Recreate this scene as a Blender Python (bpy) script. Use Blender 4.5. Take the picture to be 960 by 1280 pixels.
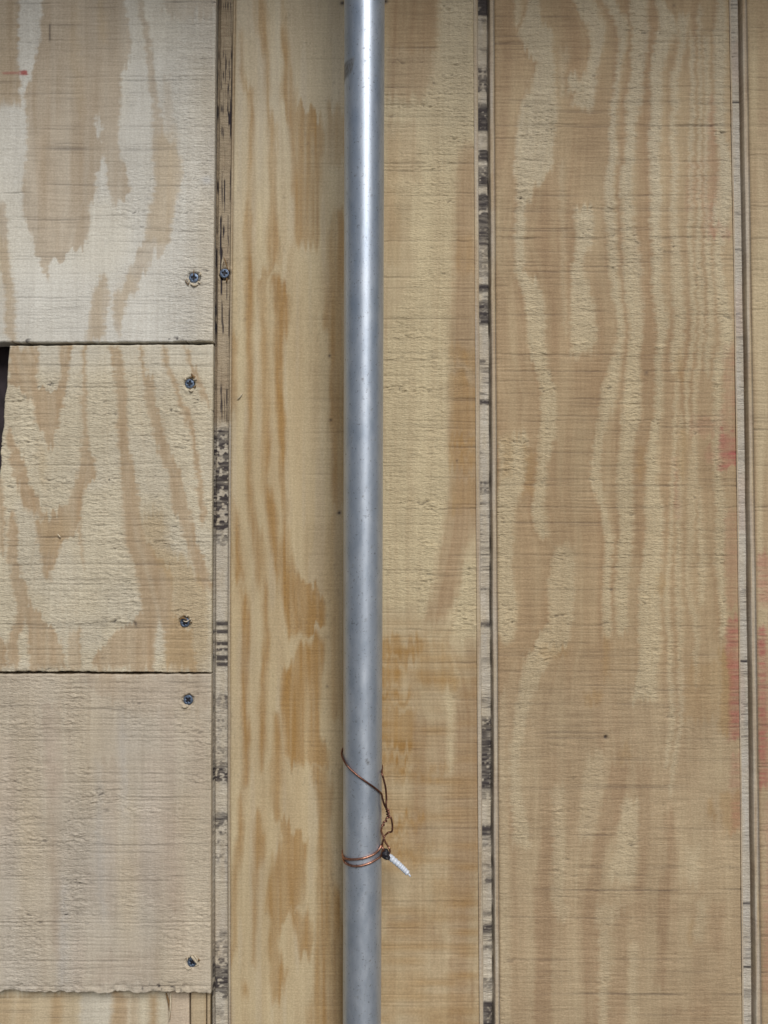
import bpy, math
import numpy as np
from mathutils import Vector

for o in list(bpy.data.objects):
    bpy.data.objects.remove(o, do_unlink=True)
scene = bpy.context.scene
COL = scene.collection

# ------------------------------------------------------------------ camera
TILT = math.radians(1.8)          # the camera looks very slightly upwards
DIST = 0.612                      # metres from lens to siding
ZC = 0.62                         # height of the picture's centre on the wall
FPX = 28.0 / 36.0 * 1280.0        # focal length in photograph pixels
CAM = np.array([0.0, -DIST, ZC - DIST * math.tan(TILT)])
cam_data = bpy.data.cameras.new('camera')
cam_data.sensor_fit = 'VERTICAL'
cam_data.sensor_height = 36.0
cam_data.sensor_width = 27.0
cam_data.lens = 28.0
cam_data.clip_start = 0.01
cam_data.clip_end = 500.0
cam = bpy.data.objects.new('camera', cam_data)
COL.objects.link(cam)
cam.location = CAM
cam.rotation_euler = (math.pi / 2 + TILT, 0, 0)
scene.camera = cam
scene.render.resolution_x = 768
scene.render.resolution_y = 1024

# ------------------------------------------------------------------ sky and sun
SUN_ELEV = math.radians(40)
SUN_AZ = math.radians(16)         # to the right of straight behind the camera
world = bpy.data.worlds.new('World')
scene.world = world
world.use_nodes = True
wn = world.node_tree
wn.nodes.clear()
w_out = wn.nodes.new('ShaderNodeOutputWorld')
w_bg = wn.nodes.new('ShaderNodeBackground')
w_sky = wn.nodes.new('ShaderNodeTexSky')
w_sky.sky_type = 'NISHITA'
w_sky.sun_disc = False
w_sky.sun_elevation = SUN_ELEV
w_sky.sun_rotation = math.pi - SUN_AZ
w_sky.dust_density = 2.0
w_bg.inputs['Strength'].default_value = 0.05
wn.links.new(w_sky.outputs[0], w_bg.inputs[0])
wn.links.new(w_bg.outputs[0], w_out.inputs[0])

sun_data = bpy.data.lights.new('sun', 'SUN')
sun_data.energy = 2.6
sun_data.angle = math.radians(28)
sun_data.color = (1.0, 0.97, 0.93)
sun = bpy.data.objects.new('sun', sun_data)
COL.objects.link(sun)
sdir = Vector((math.sin(SUN_AZ) * math.cos(SUN_ELEV), -math.cos(SUN_AZ) * math.cos(SUN_ELEV), math.sin(SUN_ELEV)))
sun.rotation_euler = sdir.to_track_quat('Z', 'Y').to_euler()
sun.location = (1, -3, 4)

scene.view_settings.view_transform = 'Standard'
scene.view_settings.look = 'None'
scene.view_settings.gamma = 1.0
scene.view_settings.use_curve_mapping = False
scene.view_settings.exposure = -0.08

# ------------------------------------------------------------------ helpers
def tag(o, label=None, cat=None, group=None, kind=None):
    if label: o['label'] = label
    if cat: o['category'] = cat
    if group: o['group'] = group
    if kind: o['kind'] = kind
    return o

def empty(name, loc):
    o = bpy.data.objects.new(name, None)
    o.empty_display_size = 0.02
    COL.objects.link(o)
    o.location = loc
    return o

def mesh_obj(name, verts, faces, mat, parent=None, smooth=True):
    me = bpy.data.meshes.new(name)
    me.from_pydata([tuple(map(float, v)) for v in verts], [], faces)
    if smooth:
        me.polygons.foreach_set('use_smooth', np.ones(len(me.polygons), dtype=bool))
    me.materials.append(mat)
    o = bpy.data.objects.new(name, me)
    COL.objects.link(o)
    if parent:
        o.parent = parent
        pl = parent.location
        me.transform(__import__('mathutils').Matrix.Translation((-pl[0], -pl[1], -pl[2])))
    return o

def wall_point(u, v, y=0.0):
    """The point of the plane at depth y that shows at photograph pixel (u, v)."""
    u = np.asarray(u, float); v = np.asarray(v, float)
    a = (u - 480.0) / FPX
    b = (640.0 - v) / FPX
    dx = a
    dy = math.cos(TILT) - b * math.sin(TILT)
    dz = math.sin(TILT) + b * math.cos(TILT)
    t = (y - CAM[1]) / dy
    return CAM[0] + dx * t, np.zeros_like(t) + y, CAM[2] + dz * t

RT = np.random.default_rng(7).random((256, 256)).astype(np.float32)

def vn(x, y, seed=0):
    """value noise, -1..1"""
    x = x + seed * 17.37; y = y + seed * 41.91
    xi = np.floor(x).astype(np.int64); yi = np.floor(y).astype(np.int64)
    fx = (x - xi); fy = (y - yi)
    fx = fx * fx * (3 - 2 * fx); fy = fy * fy * (3 - 2 * fy)
    x0 = xi & 255; x1 = (xi + 1) & 255; y0 = yi & 255; y1 = (yi + 1) & 255
    a = RT[y0, x0] * (1 - fx) + RT[y0, x1] * fx
    b = RT[y1, x0] * (1 - fx) + RT[y1, x1] * fx
    return (a * (1 - fy) + b * fy) * 2 - 1

def ss(a, b, x):
    t = np.clip((x - a) / (b - a), 0, 1)
    return t * t * (3 - 2 * t)

def band(u, v, pts, soft=2.5, end=7.0):
    """soft mask of a grain band given as (v, left, right) rows"""
    p = sorted(pts)
    vs = [q[0] for q in p]
    L = np.interp(v, vs, [q[1] for q in p]); R = np.interp(v, vs, [q[2] for q in p])
    m = ss(-1.35 * soft, 1.35 * soft, np.minimum(u - L, R - u))
    if vs[0] > 1:
        m = m * ss(vs[0] - end, vs[0] + end, v)
    if vs[-1] < 1279:
        m = m * (1 - ss(vs[-1] - end, vs[-1] + end, v))
    return m

def bands(u, v, text, soft=2.5, end=7.0):
    """';' separates bands, each 'v:l-r v:l-r ...' optionally '*weight'"""
    out = np.zeros_like(u)
    for s in text.strip().split(';'):
        s = s.strip()
        if not s: continue
        w = 1.0
        if '*' in s:
            s, w = s.split('*'); w = float(w)
        pts = []
        for q in s.split():
            a, b = q.split(':'); l, r = b.rsplit('-', 1)
            pts.append((float(a), float(l), float(r)))
        out = np.maximum(out, w * band(u, v, pts, soft, end))
    return out

def warp(u, v, seed, a=1.0):
    """ragged coordinates: rows shifted by the saw, ends feathered along the grain"""
    uu = u + a * (2.2 * vn(u / 26, v / 2.6, seed) + 1.6 * vn(u / 5, v / 6, seed + 1) + 3.0 * vn(u / 60, v / 45, seed + 2))
    vv = v + a * (9.0 * vn(u / 2.6, v / 50, seed + 3) + 4 * vn(u / 9, v / 9, seed + 4))
    return uu, vv

def saw_table(seed, lo=-2300, hi=3600, step=0.5, mean=4.6):
    rng = np.random.default_rng(seed)
    g = np.zeros(int((hi - lo) / step))
    x = np.arange(lo, hi, step)
    p = lo + 3
    while p < hi - 6:
        amp = 0.16 + 0.84 * rng.random() ** 3.2
        w = 0.65 + 0.5 * rng.random()
        i0 = int((p - 5 - lo) / step); i1 = int((p + 5 - lo) / step)
        xs = x[i0:i1] - p
        g[i0:i1] += amp * np.exp(-(xs / w) ** 2)
        p += mean * (0.45 + 1.1 * rng.random())
    return x, g

def strong_lines(u, v, lines, seed):
    """explicit deep saw cuts: (v, u0, u1, strength)"""
    g = np.zeros_like(u)
    for k, (lv, a, b, s) in enumerate(lines):
        wob = 1.2 * vn(u / 40, u * 0 + k * 3.3, seed) + 0.7 * vn(u / 6, u * 0 + k * 5.1, seed + 1)
        m = ss(a - 12, a + 12, u) * (1 - ss(b - 12, b + 12, u))
        br = 0.55 + 0.6 * vn(u / 18, u * 0 + k * 7.7, seed + 2)
        g += s * m * np.clip(br, 0.1, 1.2) * np.exp(-((v - lv - wob) / 0.85) ** 2)
    return g

# ------------------------------------------------------------------ materials
def new_mat(name):
    m = bpy.data.materials.new(name)
    m.use_nodes = True
    nt = m.node_tree
    nt.nodes.clear()
    out = nt.nodes.new('ShaderNodeOutputMaterial')
    b = nt.nodes.new('ShaderNodeBsdfPrincipled')
    nt.links.new(b.outputs[0], out.inputs[0])
    return m, nt, b

def N(nt, t, **kw):
    n = nt.nodes.new(t)
    for k, val in kw.items():
        setattr(n, k, val)
    return n

def mixc(nt, fac, a, b, mode='MIX'):
    n = nt.nodes.new('ShaderNodeMix')
    n.data_type = 'RGBA'; n.blend_type = mode
    for sock, val in ((n.inputs[0], fac), (n.inputs[6], a), (n.inputs[7], b)):
        if isinstance(val, bpy.types.NodeSocket):
            nt.links.new(val, sock)
        elif isinstance(val, tuple):
            sock.default_value = (*val, 1.0)
        else:
            sock.default_value = val
    return n.outputs[2]

def noise(nt, scale, vec=None, detail=3.0, rough=0.55, stretch=None):
    tc = N(nt, 'ShaderNodeNewGeometry')
    src = tc.outputs['Position']
    if stretch:
        mp = N(nt, 'ShaderNodeMapping')
        mp.inputs['Scale'].default_value = stretch
        nt.links.new(src, mp.inputs[0]); src = mp.outputs[0]
    n = N(nt, 'ShaderNodeTexNoise')
    n.inputs['Scale'].default_value = scale
    n.inputs['Detail'].default_value = detail
    n.inputs['Roughness'].default_value = rough
    nt.links.new(src, n.inputs['Vector'])
    return n.outputs['Fac']

def maprange(nt, s, a, b, c, d):
    n = N(nt, 'ShaderNodeMapRange')
    n.inputs[1].default_value = a; n.inputs[2].default_value = b
    n.inputs[3].default_value = c; n.inputs[4].default_value = d
    nt.links.new(s, n.inputs[0])
    return n.outputs[0]

def wood_material(name, pale, tan, amber, grey, dark=(0.035, 0.028, 0.032), bump=0.85):
    m, nt, b = new_mat(name)
    a1 = N(nt, 'ShaderNodeAttribute', attribute_name='grain')
    a2 = N(nt, 'ShaderNodeAttribute', attribute_name='wear')
    s1 = N(nt, 'ShaderNodeSeparateColor'); s2 = N(nt, 'ShaderNodeSeparateColor')
    nt.links.new(a1.outputs['Color'], s1.inputs[0]); nt.links.new(a2.outputs['Color'], s2.inputs[0])
    late, amb, pink = s1.outputs[0], s1.outputs[1], s1.outputs[2]
    drk, gry, fuzz = s2.outputs[0], s2.outputs[1], s2.outputs[2]
    c = mixc(nt, late, pale, tan)
    c = mixc(nt, amb, c, amber)
    c = mixc(nt, gry, c, grey)
    c = mixc(nt, pink, c, (0.42, 0.12, 0.11))
    # fibres along the grain, saw flour across it, blotches
    fib = noise(nt, 60, stretch=(7, 7, 0.35), detail=2)
    c = mixc(nt, 1.0, c, mixc(nt, maprange(nt, fib, 0.3, 0.7, 0, 1), (0.945, 0.935, 0.925), (1.04, 1.04, 1.04)), 'MULTIPLY')
    acr = noise(nt, 60, stretch=(0.5, 0.5, 12), detail=2, rough=0.75)
    af = N(nt, 'ShaderNodeMath', operation='MULTIPLY_ADD', use_clamp=True)
    nt.links.new(fuzz, af.inputs[0]); af.inputs[1].default_value = 0.7
    al = N(nt, 'ShaderNodeMath', operation='MULTIPLY_ADD')
    nt.links.new(late, al.inputs[0]); al.inputs[1].default_value = 0.9; al.inputs[2].default_value = 0.06
    nt.links.new(al.outputs[0], af.inputs[2])
    c = mixc(nt, af.outputs[0], c, mixc(nt, maprange(nt, acr, 0.3, 0.7, 0, 1), (0.80, 0.775, 0.75), (1.14, 1.14, 1.14)), 'MULTIPLY')
    blo = noise(nt, 16, stretch=(1.6, 1.6, 0.6), detail=2)
    c = mixc(nt, 1.0, c, mixc(nt, maprange(nt, blo, 0.3, 0.7, 0, 1), (0.90, 0.89, 0.88), (1.07, 1.07, 1.07)), 'MULTIPLY')
    spk = noise(nt, 700, detail=2, rough=0.65)
    c = mixc(nt, 1.0, c, mixc(nt, maprange(nt, spk, 0.3, 0.7, 0, 1), (0.87, 0.855, 0.835), (1.08, 1.08, 1.08)), 'MULTIPLY')
    c = mixc(nt, drk, c, dark)
    nt.links.new(c, b.inputs['Base Color'])
    b.inputs['Roughness'].default_value = 0.72
    b.inputs['Specular IOR Level'].default_value = 0.25
    n1 = noise(nt, 620, stretch=(0.5, 0.5, 1.9), detail=2, rough=0.65)
    bp = N(nt, 'ShaderNodeBump')
    bp.inputs['Distance'].default_value = 0.0010
    st = N(nt, 'ShaderNodeMath', operation='MULTIPLY_ADD')
    nt.links.new(fuzz, st.inputs[0]); st.inputs[1].default_value = bump; st.inputs[2].default_value = 0.10
    nt.links.new(st.outputs[0], bp.inputs['Strength'])
    nt.links.new(n1, bp.inputs['Height'])
    nt.links.new(bp.outputs[0], b.inputs['Normal'])
    return m

M_PANEL = wood_material('siding_plywood', (0.62, 0.535, 0.355), (0.40, 0.287, 0.175), (0.39, 0.235, 0.085), (0.53, 0.52, 0.49))
M_WHITE = wood_material('white_plywood', (0.71, 0.695, 0.62), (0.45, 0.36, 0.255), (0.52, 0.40, 0.23), (0.58, 0.62, 0.67))
M_CREAM = wood_material('cream_plywood', (0.645, 0.59, 0.455), (0.44, 0.325, 0.205), (0.48, 0.35, 0.185), (0.56, 0.57, 0.56))
M_GREY = wood_material('greyed_plywood', (0.575, 0.51, 0.40), (0.45, 0.365, 0.275), (0.49, 0.385, 0.25), (0.52, 0.50, 0.465))

def plain(name, col, rough=0.6, metal=0.0, nscale=None, namp=0.12):
    m, nt, b = new_mat(name)
    b.inputs['Roughness'].default_value = rough
    b.inputs['Metallic'].default_value = metal
    if nscale:
        f = noise(nt, nscale, detail=3)
        lo = tuple(x * (1 - namp) for x in col); hi = tuple(x * (1 + namp) for x in col)
        nt.links.new(mixc(nt, maprange(nt, f, 0.3, 0.7, 0, 1), lo, hi), b.inputs['Base Color'])
    else:
        b.inputs['Base Color'].default_value = (*col, 1)
    return m

M_SPLINT = plain('torn_wood', (0.58, 0.50, 0.37), 0.8, 0, 400, 0.2)
M_SPLINT_DARK = plain('brown_sliver', (0.20, 0.12, 0.05), 0.8, 0, 400, 0.25)
M_TAR = plain('tar_paper', (0.030, 0.022, 0.026), 0.9, 0, 120, 0.35)
M_COPPER = plain('copper', (0.40, 0.21, 0.15), 0.42, 1.0, 900, 0.45)
M_COPPER_OLD = plain('tarnished_copper', (0.22, 0.11, 0.08), 0.45, 1.0, 900, 0.5)
M_BLACK = plain('black_rubber_and_recess_shade', (0.012, 0.012, 0.018), 0.5, 0, 700, 0.3)
M_SLEEVE = plain('white_plastic', (0.62, 0.68, 0.77), 0.35, 0.0, 900, 0.12)
M_SCREW = plain('blued_steel', (0.16, 0.21, 0.30), 0.42, 0.75, 900, 0.35)
M_SOIL = plain('soil', (0.20, 0.185, 0.165), 0.95, 0, 9, 0.5)
M_SHADE_SLAB = plain('shade_slab_brown', (0.22, 0.19, 0.16), 0.85, 0, 25, 0.25)
M_CONCRETE = plain('concrete', (0.26, 0.25, 0.235), 0.9, 0, 30, 0.2)

# pole: dull galvanised metal
M_POLE, nt, b = new_mat('galvanised_metal')
at = N(nt, 'ShaderNodeAttribute', attribute_name='stain')
sp = N(nt, 'ShaderNodeSeparateColor'); nt.links.new(at.outputs['Color'], sp.inputs[0])
f1 = noise(nt, 110, detail=5, rough=0.65, stretch=(1, 1, 0.45))
f2 = noise(nt, 700, detail=2)
c = mixc(nt, maprange(nt, f1, 0.3, 0.7, 0, 1), (0.43, 0.505, 0.61), (0.60, 0.665, 0.755))
c = mixc(nt, maprange(nt, f2, 0.30, 0.37, 0.5, 0), c, (0.12, 0.13, 0.15))
c = mixc(nt, sp.outputs[0], c, (0.085, 0.075, 0.06))
nt.links.new(c, b.inputs['Base Color'])
mt = N(nt, 'ShaderNodeMath', operation='MULTIPLY_ADD')
nt.links.new(sp.outputs[0], mt.inputs[0]); mt.inputs[1].default_value = -0.6; mt.inputs[2].default_value = 0.78
nt.links.new(mt.outputs[0], b.inputs['Metallic'])
nt.links.new(maprange(nt, f1, 0.3, 0.7, 0.43, 0.51), b.inputs['Roughness'])
b.inputs['Anisotropic'].default_value = 0.55
b.inputs['Anisotropic Rotation'].default_value = 0.25
tg = N(nt, 'ShaderNodeTangent', direction_type='RADIAL', axis='Z')
nt.links.new(tg.outputs[0], b.inputs['Tangent'])
bp = N(nt, 'ShaderNodeBump'); bp.inputs['Distance'].default_value = 0.0002; bp.inputs['Strength'].default_value = 0.22
f3 = noise(nt, 900, detail=2); nt.links.new(f3, bp.inputs['Height']); nt.links.new(bp.outputs[0], b.inputs['Normal'])

# ------------------------------------------------------------------ board builder
def axis(lo, hi, f0, f1, fine, mid, coarse, reach=330):
    """coordinate lines: fine inside f0..f1, medium around, coarse beyond"""
    out = []
    def seg(a, b, st):
        if b - a > 1e-6:
            n = max(1, int(round((b - a) / st)))
            out.extend(list(np.linspace(a, b, n + 1)[:-1]))
    seg(lo, max(lo, min(hi, f0 - reach)), coarse)
    seg(max(lo, f0 - reach), max(lo, min(hi, f0)), mid)
    seg(max(lo, f0), min(hi, f1), fine)
    seg(min(hi, max(lo, f1)), min(hi, f1 + reach), mid)
    seg(max(lo, min(hi, f1 + reach)), hi, coarse)
    out.append(hi)
    return np.array(out)

def board(name, field, mat, left, right, top, bottom, y0, thick, parent=None, du=1.4, dv=1.0, far=False, edge=1.2):
    """A board as a relief: left/right edges are functions of v, top/bottom of u (numbers allowed)."""
    fl = left if callable(left) else (lambda v, a=left: v * 0 + a)
    fr = right if callable(right) else (lambda v, a=right: v * 0 + a)
    ft = top if callable(top) else (lambda u, a=top: u * 0 + a)
    fb = bottom if callable(bottom) else (lambda u, a=bottom: u * 0 + a)
    vm = np.array([640.0])
    l0, r0 = float(fl(vm)[0]), float(fr(vm)[0])
    um = np.array([(l0 + r0) / 2])
    t0, b0 = float(ft(um)[0]), float(fb(um)[0])
    if far:
        ua = np.linspace(l0, r0, int((r0 - l0) / 5) + 2); va = axis(t0, b0, 200, 1000, 3.0, 5.0, 14.0, 500)
    else:
        ua = axis(l0, r0, -12, 972, du, 4.0, 10.0); va = axis(t0, b0, -30, 1310, dv, 5.0, 14.0)
    s = (ua - l0) / (r0 - l0); t = (va - t0) / (b0 - t0)
    S, T = np.meshgrid(s, t)
    Vg = t0 + T * (b0 - t0)
    U = fl(Vg) + S * (fr(Vg) - fl(Vg))
    Vt = ft(U); Vb = fb(U)
    V = Vt + T * (Vb - Vt)
    h, grain, wear = field(U, V)
    # edges broken slightly
    ed = np.minimum(np.minimum(U - fl(Vg), fr(Vg) - U), np.minimum(V - Vt, Vb - V))
    if edge > 0.1:
        h = h - 0.0009 * np.clip(1 - ed / (edge * (1 + 0.6 * vn(U / 5, V / 5, 91))), 0, 1) ** 2
    X, _, Z = wall_point(U, V, y0)
    Y = y0 - h
    ny, nx = U.shape
    co = np.stack([X, Y, Z], -1).reshape(-1, 3)
    # skirt going back by the thickness
    ring = np.concatenate([np.arange(nx), np.arange(1, ny) * nx + nx - 1, (ny - 1) * nx + np.arange(nx - 2, -1, -1), np.arange(ny - 2, 0, -1) * nx])
    back = co[ring].copy(); back[:, 1] = y0 + thick
    nring = len(ring); nb = len(co)
    idx = np.arange(ny * nx).reshape(ny, nx)
    q = np.stack([idx[1:, :-1], idx[1:, 1:], idx[:-1, 1:], idx[:-1, :-1]], -1).reshape(-1, 4)
    k = np.arange(nring); k2 = (k + 1) % nring
    # duplicate ring so that the arris stays sharp
    dup = co[ring].copy()
    sk = np.stack([nb + k, nb + k2, nb + nring + k2, nb + nring + k], -1)
    allco = np.concatenate([co, dup, back]); quads = np.concatenate([q, sk])
    me = bpy.data.meshes.new(name)
    me.vertices.add(len(allco)); me.vertices.foreach_set('co', allco.astype(np.float32).ravel())
    me.loops.add(len(quads) * 4); me.loops.foreach_set('vertex_index', quads.astype(np.int32).ravel())
    me.polygons.add(len(quads))
    me.polygons.foreach_set('loop_start', np.arange(len(quads), dtype=np.int32) * 4)
    me.update(calc_edges=True)
    sm = np.ones(len(quads), dtype=bool); sm[len(q):] = False
    me.polygons.foreach_set('use_smooth', sm)
    for nm, chans in (('grain', grain), ('wear', wear)):
        arr = np.stack([np.clip(np.broadcast_to(cc, U.shape), 0, 1) for cc in chans] + [np.ones_like(U)], -1).reshape(-1, 4)
        arr = np.concatenate([arr, arr[ring], arr[ring]])
        at_ = me.attributes.new(nm, 'FLOAT_COLOR', 'POINT')
        at_.data.foreach_set('color', arr.astype(np.float32).ravel())
    me.materials.append(mat)
    o = bpy.data.objects.new(name, me)
    COL.objects.link(o)
    if parent: o.parent = parent
    return o

SAW = {k: saw_table(100 + k, mean=m) for k, m in ((1, 3.8), (2, 3.3), (3, 3.2), (4, 3.1), (5, 3.2), (6, 3.3))}

# screws: (u, v, board)
SCREWS = [
    (242, 347, 'white'), (280.5, 341.5, 'lip'), (237, 479.5, 'cream'), (231, 778, 'cream'), (235, 875, 'grey'), (240, 1203, 'grey')]

def crater(u, v, names):
    h = np.zeros_like(u)
    for (a, b_, n) in SCREWS:
        if n not in names: continue
        r = np.hypot(u - a, v - b_) + 1.4 * vn(u / 3, v / 3, 55)
        h -= 0.0022 * (1 - ss(6.5, 8.2, r))
        h += 0.0006 * np.exp(-((r - 9.5) / 1.6) ** 2) * np.clip(0.3 + vn(u / 4, v / 4, 56), 0, 1)
    return h

def relief(u, v, late, fuzz, saw, seed, lines=(), saw_amp=1.0, fuzz_amp=1.0):
    x, g = SAW[saw]
    vv = v + 1.1 * vn(u / 90, v / 60, seed) + 0.35 * vn(u / 9, v / 9, seed + 1)
    cut = np.interp(vv, x, g) * np.clip(0.62 + 0.9 * vn(u / 45, v / 5, seed + 2), 0.03, 1.4)
    st = strong_lines(u, v, lines, seed + 5) if lines else 0 * u
    uw = u + 2.0 * vn(u / 7, v / 5, seed + 12); vw = v + 1.6 * vn(u / 6, v / 7, seed + 13)
    f = 0.55 * vn(uw / 6.5, vw / 1.7, seed + 3) + 0.50 * vn(uw / 2.8, vw / 1.5, seed + 4) + 0.35 * vn(u / 14, v / 4, seed + 8)
    f = f * np.clip(0.75 + 0.8 * vn(u / 70, v / 3.5, seed + 14), 0.2, 1.6)
    tear = 1 - np.abs(vn(uw / 8, vw / 2.6, seed + 10)); f = f - 0.8 * np.clip(tear - 0.80, 0, 1) / 0.2 * np.clip(vn(u / 13, v / 9, seed + 11) + 0.25, 0, 1)
    patch = np.clip(0.7 + 0.7 * vn(u / 38, v / 24, seed + 6), 0.15, 1.4)
    h = -0.00055 * saw_amp * cut - 0.00070 * st
    h += 0.00060 * fuzz_amp * fuzz * patch * f
    h += 0.00010 * fuzz * (1 - late)              # earlywood stands a little proud, its fibres raised
    h += 0.0006 * vn(u / 240, v / 160, seed + 7) + 0.00012 * vn(u / 30, v / 18, seed + 9)
    pits = np.clip(-f - 0.62, 0, 1) * fuzz * patch
    dark = 0.52 * np.clip(cut - 0.20, 0, 1) * np.clip(0.45 + 0.6 * late, 0, 1) + 0.36 * np.clip(st, 0, 1) + 1.15 * pits
    return h, dark

def generic(u, v, seed):
    w = u + 14 * vn(u / 120, v / 300, seed) + 5 * vn(u / 40, v / 90, seed + 1)
    n = vn(w / 17, v / 420, seed + 2) + 0.5 * vn(w / 7, v / 300, seed + 3)
    return ss(-0.35, 0.35, n)

def follow(u, v, curves):
    """sideways shift of the grain: curves = (v, centre) tables from left to right"""
    cs = []
    for c_ in curves:
        vs = [p[0] for p in c_]; us = np.array([p[1] for p in c_], float)
        cs.append((float(us.mean()), np.interp(v, vs, us - us.mean())))
    out = np.zeros_like(u)
    xs = [c_[0] for c_ in cs]
    for i, (x, d) in enumerate(cs):
        w = np.ones_like(u)
        if i > 0: w = w * np.clip((u - xs[i - 1]) / (x - xs[i - 1]), 0, 1)
        if i < len(cs) - 1: w = w * np.clip((xs[i + 1] - u) / (xs[i + 1] - x), 0, 1)
        out += w * d
    return out

def rings(u, v, D, seed, k=1.0):
    x = u - D + 1.5 * vn(u / 30, v / 30, seed)
    return 0.55 * vn(x / (3.2 * k), v / 260, seed + 1) + 0.45 * vn(x / (6.5 * k), v / 340, seed + 2) + 0.25 * vn(x / 1.7, v / 90, seed + 3)

RC = [[(0, 665), (40, 668), (80, 683), (140, 675), (215, 665), (300, 650), (370, 667), (440, 673), (500, 687), (600, 676), (700, 700), (800, 690), (830, 668), (900, 648), (1060, 650), (1280, 660)],
      [(0, 762), (40, 778), (90, 773), (170, 764), (260, 761), (340, 768), (420, 774), (490, 761), (560, 747), (620, 746), (700, 758), (800, 760), (960, 772), (1060, 750), (1160, 738), (1280, 740)],
      [(0, 825), (50, 832), (100, 820), (200, 817), (320, 820), (420, 826), (520, 822), (580, 814), (700, 815), (860, 806), (1020, 836), (1140, 828), (1280, 824)],
      [(0, 901), (100, 900), (240, 905), (320, 898), (430, 907), (500, 896), (640, 902), (740, 901), (1280, 905)]]
CC = [[(430, 30), (500, 55), (560, 62), (600, 28), (660, 45), (740, 20), (840, 18)], [(430, 107), (500, 107), (560, 108), (620, 95), (700, 85), (840, 95)], [(430, 143), (500, 152), (600, 160), (680, 172), (760, 193), (840, 190)],
      [(430, 176), (500, 189), (580, 212), (660, 235), (735, 255), (840, 262)], [(430, 232), (510, 260), (560, 268), (840, 275)]]
WC = [[(0, 40), (120, 25), (300, 40), (427, 14)], [(0, 150), (150, 148), (250, 140), (320, 100), (427, 112)], [(0, 176), (100, 191), (200, 208), (300, 198), (360, 165), (427, 140)], [(0, 250), (427, 240)]]
LC = [[(0, 304), (110, 306), (150, 314), (400, 312), (640, 314), (720, 325), (760, 306), (960, 308), (1060, 298), (1280, 300)], [(0, 324), (100, 334), (300, 341), (400, 329), (640, 338), (720, 348), (960, 340), (1130, 350), (1280, 345)], [(0, 354), (120, 362), (200, 372), (300, 375), (400, 352), (640, 357), (740, 362), (800, 372), (960, 385), (1050, 390), (1280, 390)], [(0, 425), (1280, 425)]]
KC = [[(0, 520), (300, 505), (640, 500), (1280, 500)], [(0, 560), (300, 562), (640, 556), (740, 535), (800, 520), (900, 560), (1280, 555)], [(0, 598), (1280, 600)]]

# ------------------------------------------------------------------ grain of each board, read off the photograph
WHITE_DARK = """
0:50-156 50:50-162 75:44-160 100:37-151 120:27-149 140:30-148 160:34-147 200:33-150 230:30-155 250:28-120 270:28-113 290:35-110 305:42-108 315:46-95 322:50-72 335:54-63 350:57-60;
0:-80-22 60:-80-21 100:-80-25 120:-80-24 132:-40-20*0.9;
195:138-152 225:139-160 240:140-165 255:142-150*0.9;
0:205-300 12:205-300 20:215-300*0.5;
0:172-180 30:176-184 60:180-188 100:186-197 130:190-198 160:190-206 190:192-222 220:192-228 250:190-220 270:186-217 300:182-214 320:172-195 345:160-178 370:150-168*0.75;
345:128-137 375:118-141 400:110-131 427:106-127*0.75;
360:146-168 380:143-158 400:141-153 420:142-150*0.75;
255:-20-4 300:-20-10 340:1-14 360:5-17 390:6-20 427:8-20*0.8;
100:205-214 170:203-216*0.4
"""
WHITE_HOLE = """
196:127-131 215:123-134 235:121-135 248:117-138 266:110-142;
145:118-122 160:118-126 174:123-126;
0:26-46 60:24-44 105:27-36*0.8
"""
CREAM_DARK = """
430:12-48 455:12-47 480:14-46 490:36-84 510:43-80 535:44-72 548:55-68 562:60-65;
430:72-90 455:74-88 470:76-87 492:72-84;
430:104-110 470:105-109 500:103-110 540:105-112 560:103-112 578:100-119 600:95-119 612:90-105 630:84-102 650:45-100 662:42-99 680:45-76 700:52-70 722:58-64;
655:98-103 690:99-103 705:101-103*0.8;
535:5-10 560:8-20 580:12-28 600:18-36 620:25-45 645:33-60;
430:135-150 460:142-155 490:146-160 520:147-160 560:148-160 600:150-168 640:155-176 680:158-186 710:165-212 740:172-214 770:176-215 785:150-240 812:125-240 836:110-250;
430:173-178 460:177-181 474:180-192 500:183-194 530:188-202 560:195-208 580:204-220 600:211-228 630:216-236 650:225-240 680:232-248 710:240-258 735:246-264;
430:201-208 460:208-214 490:218-225 520:228-236 550:236-244 580:243-250 620:248-256 655:254-260;
430:229-236 460:240-246 490:248-255 510:256-264;
640:8-18 700:8-22 730:14-34 760:22-38 800:10-24 838:8-24;
755:26-38 800:38-80 838:36-84;
800:-5-10 838:-5-8;
790:88-105 838:86-105*0.7;
600:-10-3 650:-6-6 690:-6-4*0.7
"""
CREAM_AMBER = """
640:176-206 680:186-212 740:214-260 790:210-262 838:205-262*0.5;
650:45-95 690:52-70*0.3; 560:44-56 600:46-56*0.3
"""
CREAM_PALE = """780:196-203 800:195-207 838:193-210; 800:105-118 838:104-118*0.7"""
GREY_DARK = """
880:56-72 1000:58-70 1080:62-73 1200:66-76*0.9; 950:128-150 1050:132-148 1150:134-144*0.6; 850:200-222 1000:205-222 1140:208-226*0.6;
842:95-260 860:110-260 880:150-260*0.55; 1190:120-200 1230:115-200*0.5; 1080:100-145 1130:105-150*0.4
"""
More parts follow.
